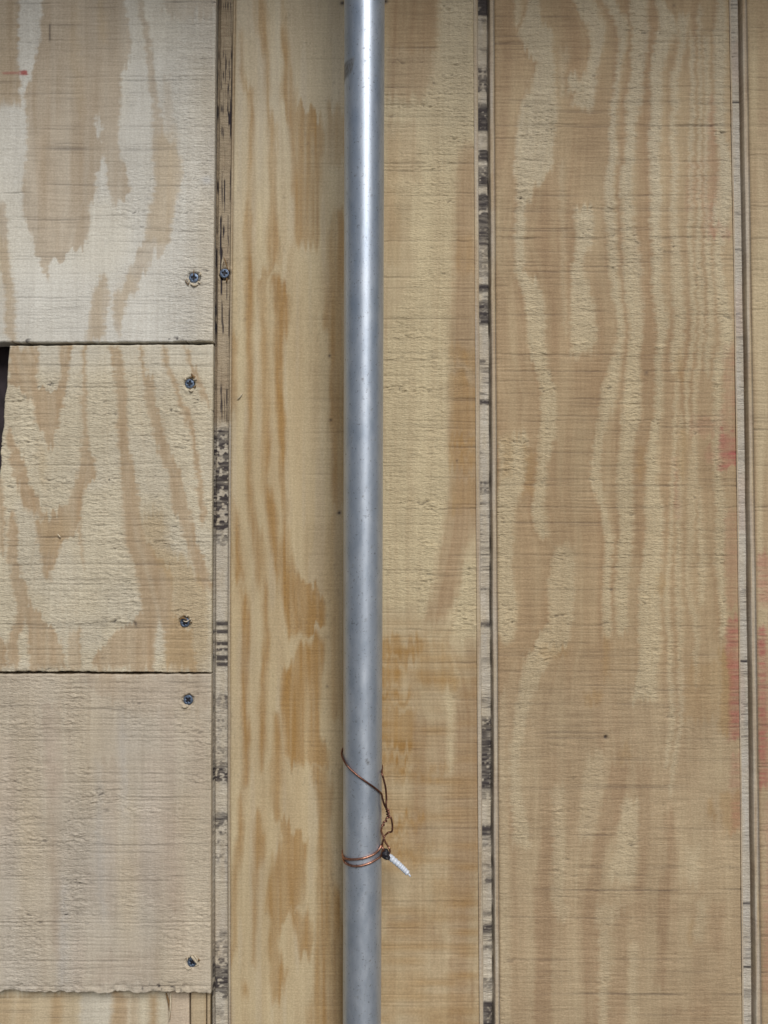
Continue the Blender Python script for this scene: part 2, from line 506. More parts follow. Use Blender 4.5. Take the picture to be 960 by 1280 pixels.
CENTRE_LATE = """
0:480-552 60:480-546 105:480-540 125:482-530*0.8;
178:575-606 250:570-606 300:568-606 360:566-606 420:562-606 500:560-606 600:562-606 640:560-606 670:556-590 700:547-577 740:540-572 780:532-556*0.8;
150:480-520 230:482-530*0.45; 230:480-515 300:480-512*0.35;
850:577-606 900:570-606 1000:560-606 1100:560-596 1180:565-585 1280:560-580*0.7;
815:576-598 850:576-598*0.5; 900:515-560 1000:520-550 1060:500-550*0.45; 1140:480-530 1180:490-560*0.35;
1225:586-594 1260:586-596*0.6
"""
CENTRE_AMBER = """
40:299-305 90:299-306 105:302-310 120:308-315 150:312-317 200:309-315 230:310-314 250:309-315 280:305-315 320:307-314 350:308-318 400:308-317 440:308-316 480:309-316 510:310-315 540:308-314 560:306-315 600:307-314 640:311-318 680:317-328 720:320-331 740:326-333 800:330-336 830:328-334 870:323-332 920:325-332 970:325-330*0.85;
0:315-332 40:319-335 80:330-337 120:331-337 160:335-347 220:337-346 260:335-345 300:333-350 330:334-348 345:323-333 400:325-333 450:325-335 500:326-335 560:326-338 600:326-335 640:333-345 690:340-348 725:346-351*0.75;
0:350-356 30:352-358 60:350-362 80:355-365 110:352-370 130:352-372 150:360-400 170:363-405 200:365-402 230:365-400 260:370-400 290:370-400 308:372-396*0.8;
346:338-355 370:342-362 400:343-362 430:343-355 470:344-352 490:346-354 520:347-356 560:349-358 600:351-358 640:354-361 690:350-362 722:349-375 735:350-397 746:352-405 762:356-405 780:360-405 793:363-386;
798:381-405 826:363-405 850:352-402 880:352-400 910:356-400 940:360-410 957:366-412;
630:291-299 690:292-300 722:294-303*0.8; 420:284-296 520:284-294*0.6;
733:302-308 760:302-312 800:303-312 840:302-310 880:302-310 930:304-312 985:303-309*0.85;
890:341-347 930:340-350 990:338-351 1020:341-351 1040:352-370 1056:350-385 1080:340-383 1110:335-380 1130:333-378 1155:338-352 1180:335-346 1225:338-358 1250:340-350*0.8;
1140:362-386 1175:372-391 1195:376-386*0.85;
990:298-304 1040:296-305 1060:292-302 1100:289-297 1150:289-296 1200:289-294*0.8;
1015:318-325 1045:316-331 1065:316-331 1090:315-322 1150:315-322 1210:316-320*0.85;
1225:304-312 1245:303-311*0.7; 955:385-410 985:395-415 1010:397-414 1040:398-412 1090:396-418 1150:395-428 1210:394-440 1280:384-445*0.75;
135:408-440 200:410-440*0.5; 265:416-445 330:405-445 400:404-445 430:412-445 520:413-445 640:416-445*0.7;
640:410-445 900:412-445*0.35;
800:476-530 808:476-530 826:476-526*0.9; 830:476-502 862:476-500*0.85; 868:476-514 880:476-512*0.8; 886:476-519 932:476-517*0.8; 945:476-512 960:476-508*0.75;
962:476-562 971:476-558*0.5; 1022:488-532 1036:486-530*0.8; 1045:476-512 1052:476-512*0.6; 1060:476-540 1075:500-540*0.35;
1100:540-600 1140:540-580*0.2; 435:563-600 455:563-598*0.5; 470:562-600 543:562-598*0.55; 546:561-600 562:561-600*0.95; 564:561-600 590:563-598*0.6; 600:565-600 640:562-600*0.4;
800:525-560 860:520-575*0.4; 290:572-590 340:570-596*0.35; 170:478-500 330:478-500*0.2
"""
CENTRE_FUZZ = """
0:550-592 130:548-592 200:545-590; 60:478-600 175:478-600 210:478-575 330:520-566 430:480-562 480:480-562*0.8; 440:478-600 530:478-560 640:478-558 760:478-540*0.75; 590:525-562 640:520-558 690:520-545 770:520-535;
740:570-598 790:565-598; 700:576-598 800:570-598; 840:560-570 900:556-568 960:557-566*0.5
"""
RIGHT_PALE = """
0:659-672 20:655-674 40:646-690 55:650-690 80:672-695 110:662-695 140:648-695 180:642-692 215:642-690 232:645-670 260:645-656 300:643-656 335:645-656 352:650-671 370:656-679 400:660-682 440:662-683 460:672-685 490:676-695 520:676-697 545:673-696 580:670-682 640:668-684 670:672-684;
0:641-648 30:641-648*0.7;
545:622-658 600:622-656 640:621-645 680:621-641 720:621-643 760:621-646 800:621-642;
685:692-716 740:683-716 780:685-716 802:668-713 822:655-690 860:646-668 900:641-656 960:638-649 1060:640-662*0.8;
0:714-744 30:733-756 60:738-753 85:734-746 100:726-746 122:719-743 135:712-740*0.95;
0:755-769 30:768-786 58:774-783 90:770-776 130:765-773 170:760-769 200:761-772 230:757-768 270:755-768 300:760-770 340:763-773 380:766-776 420:770-778 450:763-774 480:753-770 502:749-768 530:746-758 560:741-753 600:738-752 640:752-761 680:754-764 720:754-763 760:753-765 800:755-764;
0:787-809 50:789-811 90:789-806 120:783-803 160:782-794 200:780-793 240:775-789 280:778-793 320:780-801 380:782-803 430:785-801 490:778-801 520:775-801 560:775-791 600:772-791 640:775-793 680:770-789 740:769-786 790:772-785;
0:820-829 30:824-850 50:819-841 90:814-829 130:812-826 170:811-826 200:811-823 240:811-825 280:811-823 320:814-826 360:814-826 400:817-833 440:821-831 480:819-829 520:817-827 550:809-821 600:807-822 640:808-831 700:804-827 740:800-827 780:799-826 830:799-823 875:788-821;
20:846-862 60:849-857 100:838-848 140:838-846 200:838-846 260:836-844 320:838-851 380:840-853 440:840-855 470:842-850*0.9;
40:862-868 100:864-869 180:862-866 300:860-865 360:861-868 440:862-870 480:856-860 540:858-863*0.9; 
10:872-877 100:874-878 200:873-877 320:870-876 400:872-878 450:874-880 480:866-871 600:866-872 680:862-868*0.85;
40:880-886 120:882-887 240:880-884 320:883-890 440:882-890 470:884-888*0.85;
470:845-849 560:840-846 640:838-844 740:833-838 800:833-840 860:836-842 960:832-838*0.8; 520:850-854 640:846-852 760:846-853 820:848-854 900:848-853 960:840-846 1000:838-842*0.8;
560:862-868 640:860-868 740:858-864 800:868-876 860:866-872*0.7; 600:872-876 700:874-884 760:872-880*0.8;
0:897-906 50:893-909 100:893-907 160:894-906 200:899-914 240:896-915 272:889-912 286:896-910 320:894-903 360:893-906 400:896-913 432:900-916 470:892-902 600:892-903 640:896-908 700:894-906 740:897-906 800:900-908;
260:718-741 300:720-741 330:715-729 385:712-742 425:712-744 445:715-738; 95:712-742 118:710-740; 60:700-712 120:698-706*0.5;
200:700-708 350:700-706 420:704-712*0.35;
860:622-632 1000:622-632 1280:622-640*0.4; 985:690-708 1100:690-705 1150:692-712*0.5; 940:730-755 1000:728-750 1050:722-740*0.5; 1000:775-800 1060:770-796 1100:760-795*0.7; 1160:748-762 1280:748-760*0.6; 1180:786-800 1280:784-795*0.5; 1060:855-875 1110:858-872*0.5; 1120:870-880 1180:868-880*0.5; 1130:745-790 1160:744-758*0.5
"""
RIGHT_DARK = """
955:760-785 1010:752-780 1040:750-768 1060:742-758 1100:735-750 1160:730-746 1200:732-746 1280:732-748;
1128:770-790 1180:768-785 1240:762-785 1280:760-780*0.8; 955:796-816 1050:797-812 1115:795-806*0.6;
1015:830-843 1080:832-845 1140:820-836 1180:825-836 1235:818-832*0.8; 1104:828-880 1117:828-880*0.4; 1128:770-872 1147:772-870*0.35;
1040:678-691 1100:668-686 1150:668-690 1200:670-691 1280:668-690; 1130:885-905 1190:886-900*0.6;
1260:842-890 1275:842-890*0.4; 800:735-760 860:735-758*0.3; 20:800-818 100:804-812 200:805-812 300:790-812 420:802-820 520:800-815 600:795-805 700:788-802*0.45;
0:700-715 60:700-735 100:700-720*0.5; 0:612-640 120:612-640*0.3
"""
RIGHT_AMBER = """
815:900-914 915:898-914*0.8; 830:858-900 900:855-898*0.4; 805:680-712 822:672-712*0.4; 545:628-640 600:625-636*0.5; 560:652-668 620:655-668*0.5; 540:850-858 600:847-856*0.5; 440:846-856 480:846-858*0.4;
865:730-752 878:730-752*0.6; 720:822-832 740:822-833*0.5; 930:776-786 950:770-790*0.4; 560:800-806 600:795-803*0.5; 1000:884-892 1025:884-893*0.7; 990:900-925 1040:902-924*0.6; 1150:862-866 1180:862-866*0.5; 800:757-764 850:752-760*0.5
"""
RIGHT_PINK = """
282:886-914 298:886-914*0.42; 430:905-922 500:906-924 525:896-924*0.32; 522:895-924 536:900-924*0.4; 538:900-926 586:898-926*0.95; 560:908-926 586:908-926*1.2;
640:906-924 760:908-926*0.24; 772:908-928 800:908-928 925:912-930*0.72; 940:914-932 1040:912-934*0.35; 120:885-895 290:880-893*0.18; 570:840-846 650:845-852*0.25; 560:880-896 580:884-898*0.25; 520:862-905 545:862-900*0.2; 200:858-900 260:856-900*0.12
"""

SL_WHITE = [(36, 190, 262, .5), (50, 60, 262, .35), (96, 20, 262, .55), (101, 150, 262, .7), (159, 150, 262, .4), (242, -5, 40, .8), (272, -10, 110, .7), (270, 110, 190, .95), (236, 160, 190, .7), (289, 190, 262, .75), (301, 200, 262, .6), (320, 60, 110, .5), (373, 20, 110, .75), (372, 170, 250, .7), (393, 150, 262, .35), (415, -10, 262, .3), (195, -10, 120, .35), (229, 30, 160, .3)]
SL_CREAM = [(443, 10, 262, .6), (457, 10, 262, .45), (484, 10, 262, .95), (481, 40, 262, .6), (519, 10, 262, .6), (533, 5, 60, .6), (548, 60, 150, .5), (569, 10, 262, .4), (582, 90, 262, .5), (622, 30, 120, .7), (646, 0, 262, .65), (657, 60, 262, .5), (677, 0, 262, .6), (697, 0, 130, .4), (731, 60, 175, 1.1), (733, 100, 200, .7), (747, 60, 170, .5), (757, 120, 175, .4), (780, -5, 175, 1.15), (783, 80, 262, .4), (800, 60, 262, .35), (819, 0, 262, .5), (832, -5, 100, .5)]
SL_GREY = [(853, 90, 262, .7), (861, 90, 200, .5), (874, 60, 230, .6), (882, -5, 60, 1.0), (887, 80, 160, 1.0), (889, 100, 240, .5), (912, -5, 130, .55), (929, -5, 60, .6), (968, 100, 262, .7), (979, -5, 262, .7), (990, 20, 60, .5), (1024, -5, 262, .6), (1056, -5, 262, .7), (1053, 80, 115, .7), (1096, -5, 262, .6), (1143, 70, 262, .9), (1163, 60, 262, .45), (1190, 90, 170, .5), (1176, 60, 110, .5), (1232, 110, 262, .7), (1210, 90, 170, .5)]
SL_CENTRE = [(3, 365, 600, .5), (54, 475, 600, .7), (75, 475, 600, .3), (110, 475, 600, .5), (102, 370, 440, .35), (135, 372, 440, .6), (158, 475, 600, .75), (135, 475, 600, .4), (204, 475, 600, .7), (213, 478, 585, 1.0), (215, 360, 430, .3), (261, 475, 560, .5), (282, 475, 600, .4), (301, 475, 600, .9), (361, 475, 570, .7), (400, 475, 600, .4), (424, 475, 600, .5), (441, 475, 585, .8), (450, 475, 600, .8), (483, 475, 600, .4), (532, 475, 600, .5), (596, 475, 600, .7), (636, 475, 600, .95), (614, 475, 600, .3), (700, 475, 560, .7), (714, 478, 600, .6), (737, 478, 560, .3), (762, 478, 560, .4), (788, 478, 600, .7), (797, 478, 560, .6), (803, 478, 600, .4), (812, 478, 600, .35), (825, 478, 600, .35), (869, 478, 600, .45), (883, 478, 560, .5), (936, 478, 600, .45), (976, 478, 600, .4), (1041, 478, 600, .25), (1127, 478, 600, .5), (1130, 478, 600, .35), (1160, 478, 600, .4), (1149, 478, 600, .3), (1208, 478, 600, .3), (798, 360, 428, .5), (829, 370, 425, .3), (771, 360, 428, .3), (1133, 335, 428, .45), (981, 360, 410, .2), (1165, 360, 428, .25), (886, 370, 420, .25)]
SL_RIGHT = [(26, 615, 720, .4), (33, 615, 760, .5), (53, 620, 930, .6), (67, 615, 700, .35), (76, 615, 700, .4), (109, 615, 930, .5), (128, 718, 918, .9), (130, 620, 930, .5), (156, 615, 930, .9), (178, 620, 930, .25), (201, 615, 918, .7), (232, 620, 918, .25), (261, 615, 918, .35), (276, 620, 918, .3), (297, 615, 918, .9), (323, 620, 918, .3), (357, 615, 918, .6), (421, 615, 918, .3), (443, 620, 918, .85), (446, 640, 900, .5), (452, 620, 918, .4), (477, 615, 918, .6), (500, 615, 918, .3), (526, 615, 918, .75), (541, 700, 918, .3), (594, 615, 918, .4), (634, 615, 930, .85), (665, 615, 918, .4), (694, 615, 918, .8), (697, 730, 820, .5), (726, 615, 780, .3), (737, 740, 800, .5), (783, 720, 918, .75), (790, 620, 800, .4), (803, 620, 740, .6), (816, 620, 800, .5), (839, 620, 800, .6), (862, 620, 930, .25), (867, 615, 930, .5), (880, 620, 930, .3), (930, 615, 930, .3), (972, 620, 930, .35), (1035, 615, 918, .25), (1118, 615, 918, .4), (1122, 640, 790, .5), (1199, 730, 830, .35), (1206, 620, 918, .2)]

def f_white(u, v):
    a, b_ = warp(u, v, 11)
    late = bands(a, b_, WHITE_DARK, 2.2)
    late = np.clip(late - bands(a, b_, WHITE_HOLE, 2.2), 0, 1)
    late = np.clip(late + 0.12 * rings(u, v, follow(u, v, WC), 520, 1.5), 0, 1)
    amb = bands(a, b_, "160:196-222 200:194-226 300:184-212*0.35; 345:126-138 427:106-128*0.25; 0:-80-20 130:-80-22*0.2; 0:92-98 80:90-100 140:96-102*0.25; 0:122-130 50:122-132*0.3; 345:150-175 400:141-155*0.25; 300:-20-12 427:8-22*0.3", 5)
    fz = np.clip((1 - late) * (0.25 + 0.9 * ss(170, 240, u + 30 * vn(u / 60, v / 60, 12)) + 0.3 * ss(0.1, 0.5, vn(u / 50, v / 30, 13))), 0, 1)
    h, dk = relief(u, v, late, fz, 1, 20, SL_WHITE, 0.55, 0.9)
    pink = bands(u + 1.5 * vn(u / 4, v / 2, 17), v + 0.9 * vn(u / 7, v / 3, 18), "89:2-33 92:4-30*0.55; 88:24-34 93:24-35*0.95", 1.3, 1.3)
    dk = dk + 0.7 * bands(u, v, "30:61-63 51:61-63", 0.8, 3)
    dk = dk + 0.8 * ss(0.45, 0.7, vn(u / 3.5, v / 2.5, 18)) * ss(419, 423, v) * ss(0, 0.5, vn(u / 25, v / 30, 19)) * (v < 432)
    grey = 0.22 * (1 - late) * ss(-0.3, 0.6, vn(u / 70, v / 90, 14) + 0.3) + 0.4 * np.exp(-((u - 258) / 6) ** 2 - ((v - 225) / 5) ** 2)
    yel = 0.22 * ss(215, 262, u) * (1 - late)
    late = late * (0.80 + 0.22 * vn(u / 22, v / 150, 15) + 0.10 * vn(u / 6, v / 90, 16))
    return h + crater(u, v, ('white',)), (0.92 * late, np.maximum(amb, yel), pink), (dk, grey, fz)

def f_cream(u, v):
    a, b_ = warp(u, v, 31)
    late = np.clip(bands(a, b_, CREAM_DARK, 2.6) - bands(a, b_, CREAM_PALE, 2), 0, 1)
    late = np.clip(late * 0.9 + 0.3 * np.clip(late - bands(a + 4, b_, CREAM_DARK, 2.6), 0, 1), 0, 1)
    amb = bands(a, b_, CREAM_AMBER, 5, 12)
    late = np.clip(late + 0.20 * rings(u, v, follow(u, v, CC), 510), 0, 1)
    fz = np.clip((1 - late) * (0.9 - 0.7 * (1 - ss(440, 490, v))) + 0.08, 0, 1)
    h, dk = relief(u, v, late, fz, 2, 40, SL_CREAM, 1.15, 1.1)
    grey = 0.25 * (1 - late) * (1 - ss(440, 480, v)) + 0.12 * (1 - late) * ss(0, .6, vn(u / 40, v / 40, 33))
    dk = dk + 0.55 * np.exp(-((u - 169 - (v - 778) * .3) / 1.6) ** 2 - ((v - 779) / 5) ** 2)
    return h + crater(u, v, ('cream',)), ((0.80 + 0.15 * vn(u / 8, v / 90, 34)) * late, amb, 0 * u), (dk, grey, fz)

def f_grey(u, v):
    a, b_ = warp(u, v, 51)
    late = bands(a, b_, GREY_DARK, 6)
    late = np.clip(late + 0.30 * rings(u, v, 0.02 * (v - 1000), 550, 1.6), 0, 1)
    fz = np.clip(0.75 * (1 - late) * (0.55 + 0.6 * vn(u / 45, v / 60, 52)) + 0.15, 0, 1)
    fz = np.clip(fz + 0.5 * bands(a, b_, "842:5-45 900:10-60 1000:5-50 1240:20-50; 850:80-110 1240:75-110", 8), 0, 1)
    h, dk = relief(u, v, late, fz, 3, 60, SL_GREY, 1.2, 1.35)
    grey = 0.18 + 0.35 * vn(u / 25, v / 160, 53) + 0.4 * bands(a, b_, "950:118-125 1150:124-132*0.7; 900:148-156 1000:150-160 1080:152-170*0.7; 1100:76-82 1230:72-82*0.8", 4, 20)
    dk = dk + 0.7 * ss(0.4, 0.7, vn(u / 4, v / 3, 58)) * ss(1218, 1234, v) * ss(-0.1, 0.4, vn(u / 30, v / 50, 59))
    h = h - 0.0012 * ss(1225, 1238, v + 5 * vn(u / 6, v / 9, 57)) * np.clip(0.4 + vn(u / 7, v / 7, 54), 0, 1)
    return h + crater(u, v, ('grey',)), (0.85 * late, 0.16 * ss(.2, .7, vn(u / 50, v / 60, 55)) + 0.25 * bands(a, b_, "842:110-260 890:150-260", 14), 0.04 * ss(.2, .7, vn(u / 30, v / 120, 56))), (dk, grey, fz)

def f_low(u, v):
    a, b_ = warp(u, v, 71, .6)
    late = bands(a, b_, "1240:-300-15 1700:-300-15*0.5;1240:64-78 1700:64-78*0.8;1240:140-160 1700:138-158*0.8;1240:160-172 1700:160-172*0.5;1240:188-195 1700:186-193*0.9;1240:20-40 1700:20-40*0.4", 4)
    amb = bands(a, b_, "1240:-300-100 1700:-300-100*0.45;1240:186-196 1700:186-194*0.4;1240:142-150 1700:142-150*0.3", 7)
    fz = 0.3 * (1 - late)
    h, dk = relief(u, v, late, fz, 2, 75, (), 0.45, 0.8)
    pale = bands(a, b_, "1240:101-139 1700:100-138", 3)
    pk = 0.16 * ss(206, 214, u)
    return h, (late, amb, pk), (dk, 0.3 * pale, fz)

def f_narrow(u, v):
    fz = 0.2 + 0 * u
    h, dk = relief(u, v, 0 * u, fz, 2, 77, (), 0.2, 0.5)
    return h, (0.35 + 0.3 * vn(u / 6, v / 60, 78), 0.45 + 0 * u, 0 * u), (dk, 0 * u, fz)

def f_centre(u, v):
    a, b_ = warp(u, v, 111, 0.8)
    late = 0.5 * bands(a, b_, CENTRE_LATE, 4.0) + 0.5 * bands(a, b_, CENTRE_LATE, 10.0, 20)
    w = u + 1.6 * vn(u / 4, v / 18, 113) + 1.2 * vn(u / 12, v / 40, 114)
    vv = v + 12 * vn(u / 3.0, v / 90, 115) + 3 * vn(u / 9, v / 9, 116)
    amb = bands(w, vv, CENTRE_AMBER, 3.2, 8)
    amb = np.where(u > 440, np.clip(1.35 * amb, 0, 1), amb)
    amb = amb * np.clip(0.86 + 0.30 * vn(u / 2.6, v / 80, 125) + 0.22 * vn(u / 9, v / 45, 126), 0, 1.15)
    lft = 1 - ss(425, 440, u)
    rl = rings(u, v, follow(u, v, LC), 530); rr = rings(u, v, follow(u, v, KC), 540)
    amb = np.clip(amb + 0.14 * rl * lft * (0.3 + amb), 0, 1)
    # smooth peeled-looking veneer on the left: soft tan bands from the wood itself
    ambient = lft * (0.18 + 0.12 * vn(u / 14, v / 160, 117)) + (1 - lft) * ss(730, 880, v + 25 * vn(u / 50, v / 6, 130)) * np.clip(0.13 + 0.30 * vn(u / 40, v / 9, 128) + 0.15 * vn(u / 20, v / 60, 129), 0, 1)
    fz = np.clip(bands(a, b_, CENTRE_FUZZ, 6) * (1 - 0.7 * late), 0, 1) * (1 - lft) + 0.13 * lft
    lines = [l for l in SL_CENTRE]
    h, dk = relief(u, v, late, fz, 4, 120, lines, 1.0, 1.3)
    calm = 1 - 0.82 * lft * (1 - 0.45 * ss(372, 400, u))
    h0 = 0.0006 * vn(u / 240, v / 160, 127)
    h = h0 + (h - h0) * calm; dk = dk * calm
    tan = np.clip(0.66 * late * (1 - lft) + lft * (0.16 + 0.16 * vn(u / 9, v / 200, 118) + 0.38 * amb) + (1 - lft) * (0.34 + 0.16 * ss(700, 900, v)) * (1 - fz), 0, 1)
    tan = tan + (1 - lft) * (0.20 * rr) + lft * 0.14 * rl
    spots = ss(0.62, 0.72, vn(u / 2.2, v / 4.5, 121)) * ss(0.2, 0.5, vn(u / 30, v / 60, 122)) * lft
    dk = dk + 0.15 * spots
    for (x_, y_, r_, s_) in ((412, 445, 1.8, .8), (413.5, 525, 1.7, .8), (424, 641, 2.4, 1.0), (571, 576, 1.3, .8), (409, 858, 2.0, .5), (428, 4, 3, .9), (482, 2, 3, .9)):
        dk = dk + s_ * np.exp(-((u - x_) ** 2 + (v - y_) ** 2) / r_ ** 2)
    grey = 0.10 * lft * (1 - amb) * ss(0.1, .6, vn(u / 8, v / 90, 123)) + 0.25 * lft * (1 - ss(100, 360, v)) * (1 - amb) + 0.25 * (1 - lft) * (1 - ss(0, 300, v)) * fz
    return h, (tan, np.clip((0.66 + 0.16 * vn(u / 7, v / 70, 124)) * amb + ambient * ss(200, 500, v), 0, 1), 0 * u), (dk, grey, fz)

def f_right(u, v):
    a, b_ = warp(u, v, 131, 0.8)
    pale = 0.55 * bands(a, b_, RIGHT_PALE, 2.6) + 0.45 * bands(a, b_, RIGHT_PALE, 6.0)
    rg = rings(u, v, follow(u, v, RC), 500)
    pale = np.clip(pale + 0.22 * rg * (0.4 + pale), 0, 1)
    dkr = bands(a, b_, RIGHT_DARK, 3.5)
    rim = np.clip(bands(a + 4.5, b_, RIGHT_PALE, 2.3) - pale, 0, 1)
    low = ss(800, 900, v)
    late = np.clip((0.76 - 0.10 * low + 0.14 * vn(u / 10, v / 150, 132) + 0.12 * vn(u / 40, v / 60, 134)) * (1 - 0.88 * pale) + 0.16 * rg + 0.35 * dkr + 0.26 * rim * (1 - 0.5 * low), 0, 1)
    amb = bands(a, b_, RIGHT_AMBER, 3.5, 6)
    pink = bands(a, b_, RIGHT_PINK, 2.5, 3)
    fz = np.clip(pale * (0.95 - 0.30 * low) + 0.12 + 0.18 * low, 0, 1)
    h, dk = relief(u, v, late, fz, 5, 140, SL_RIGHT, 0.75 - 0.3 * low, 1.25)
    # older bruises and specks
    for (x_, y_, r_, s_) in ((757, 921.5, 2.2, 1.0), (808, 466, 2.4, .5), (842, 7, 2, .4), (764, 737, 2, .5)):
        dk = dk + s_ * np.exp(-((u - x_) ** 2 + (v - y_) ** 2) / r_ ** 2)
    for (x_, y_, r_) in ((757, 921.5, 2.3),):
        h = h - 0.002 * np.exp(-((u - x_) ** 2 + (v - y_) ** 2) / r_ ** 2)
    grey = 0.20 * pale * (1 - ss(150, 500, v)) + 0.06 * low + 0.06 * pale
    return h, (late, 0.6 * amb + 0.10 * ss(200, 600, v), 0.85 * pink * np.clip(0.72 + 0.3 * vn(u / 12, v / 30, 133) + 0.4 * vn(u / 18, v / 2.6, 135), 0, 1.2) * (0.6 + 0.4 * late)), (dk, grey, fz)

def f_edge(u, v):
    late = 0.55 + 0.3 * vn(u / 7, v / 140, 152)
    a, b_ = warp(u, v, 151, .6)
    pink = bands(a, b_, "690:946-962 760:948-962*0.45; 785:948-958 985:948-960*0.8; 800:942-950 960:944-952*0.25; 1000:956-970 1240:954-970*0.3; 140:946-1000 300:946-1000*0.08", 3, 5)
    g = generic(u, v, 153)
    late = np.where(u > 965, 0.8 * g, late * ss(0, 1, late + 0.35))
    fz = 0.5 * (1 - late)
    h, dk = relief(u, v, late, fz, 6, 160, SL_EDGE, 0.9, 1.1)
    return h, (late, 0.12 + 0 * u, 0.9 * pink * np.clip(0.75 + 0.45 * vn(u / 18, v / 2.6, 155), 0, 1.2)), (dk, 0.05 + 0 * u, fz)
SL_EDGE = [(53, 940, 1100, .7), (75, 940, 1100, .5), (108, 940, 1100, .6), (130, 940, 1100, .4), (156, 940, 1100, .8), (201, 940, 1100, .6), (257, 940, 1100, .6), (298, 940, 1100, .6), (395, 940, 1100, .4), (634, 940, 1100, .8), (667, 940, 1100, .5), (694, 940, 1100, .6), (1140, 940, 1100, .4)]

def f_far(seed):
    def f(u, v):
        late = generic(u, v, seed)
        fz = 0.7 * (1 - late)
        h, dk = relief(u, v, late, fz, 6, seed + 10, (), 0.8, 1.0)
        amb = 0.35 * ss(0, .6, vn(u / 60, v / 200, seed + 5))
        return h, (0.8 * late, amb, 0 * u), (dk, 0.05 + 0 * u, fz)
    return f

# ---------------- groove profiles
def hblocks(v, text, soft=1.2):
    out = np.zeros_like(v)
    for q in text.split():
        r, w = (q.split('*') + ['1'])[:2]
        a, b_ = r.rsplit('-', 1)
        out = np.maximum(out, float(w) * ss(float(a) - soft, float(a) + soft, v) * (1 - ss(float(b_) - soft, float(b_) + soft, v)))
    return out

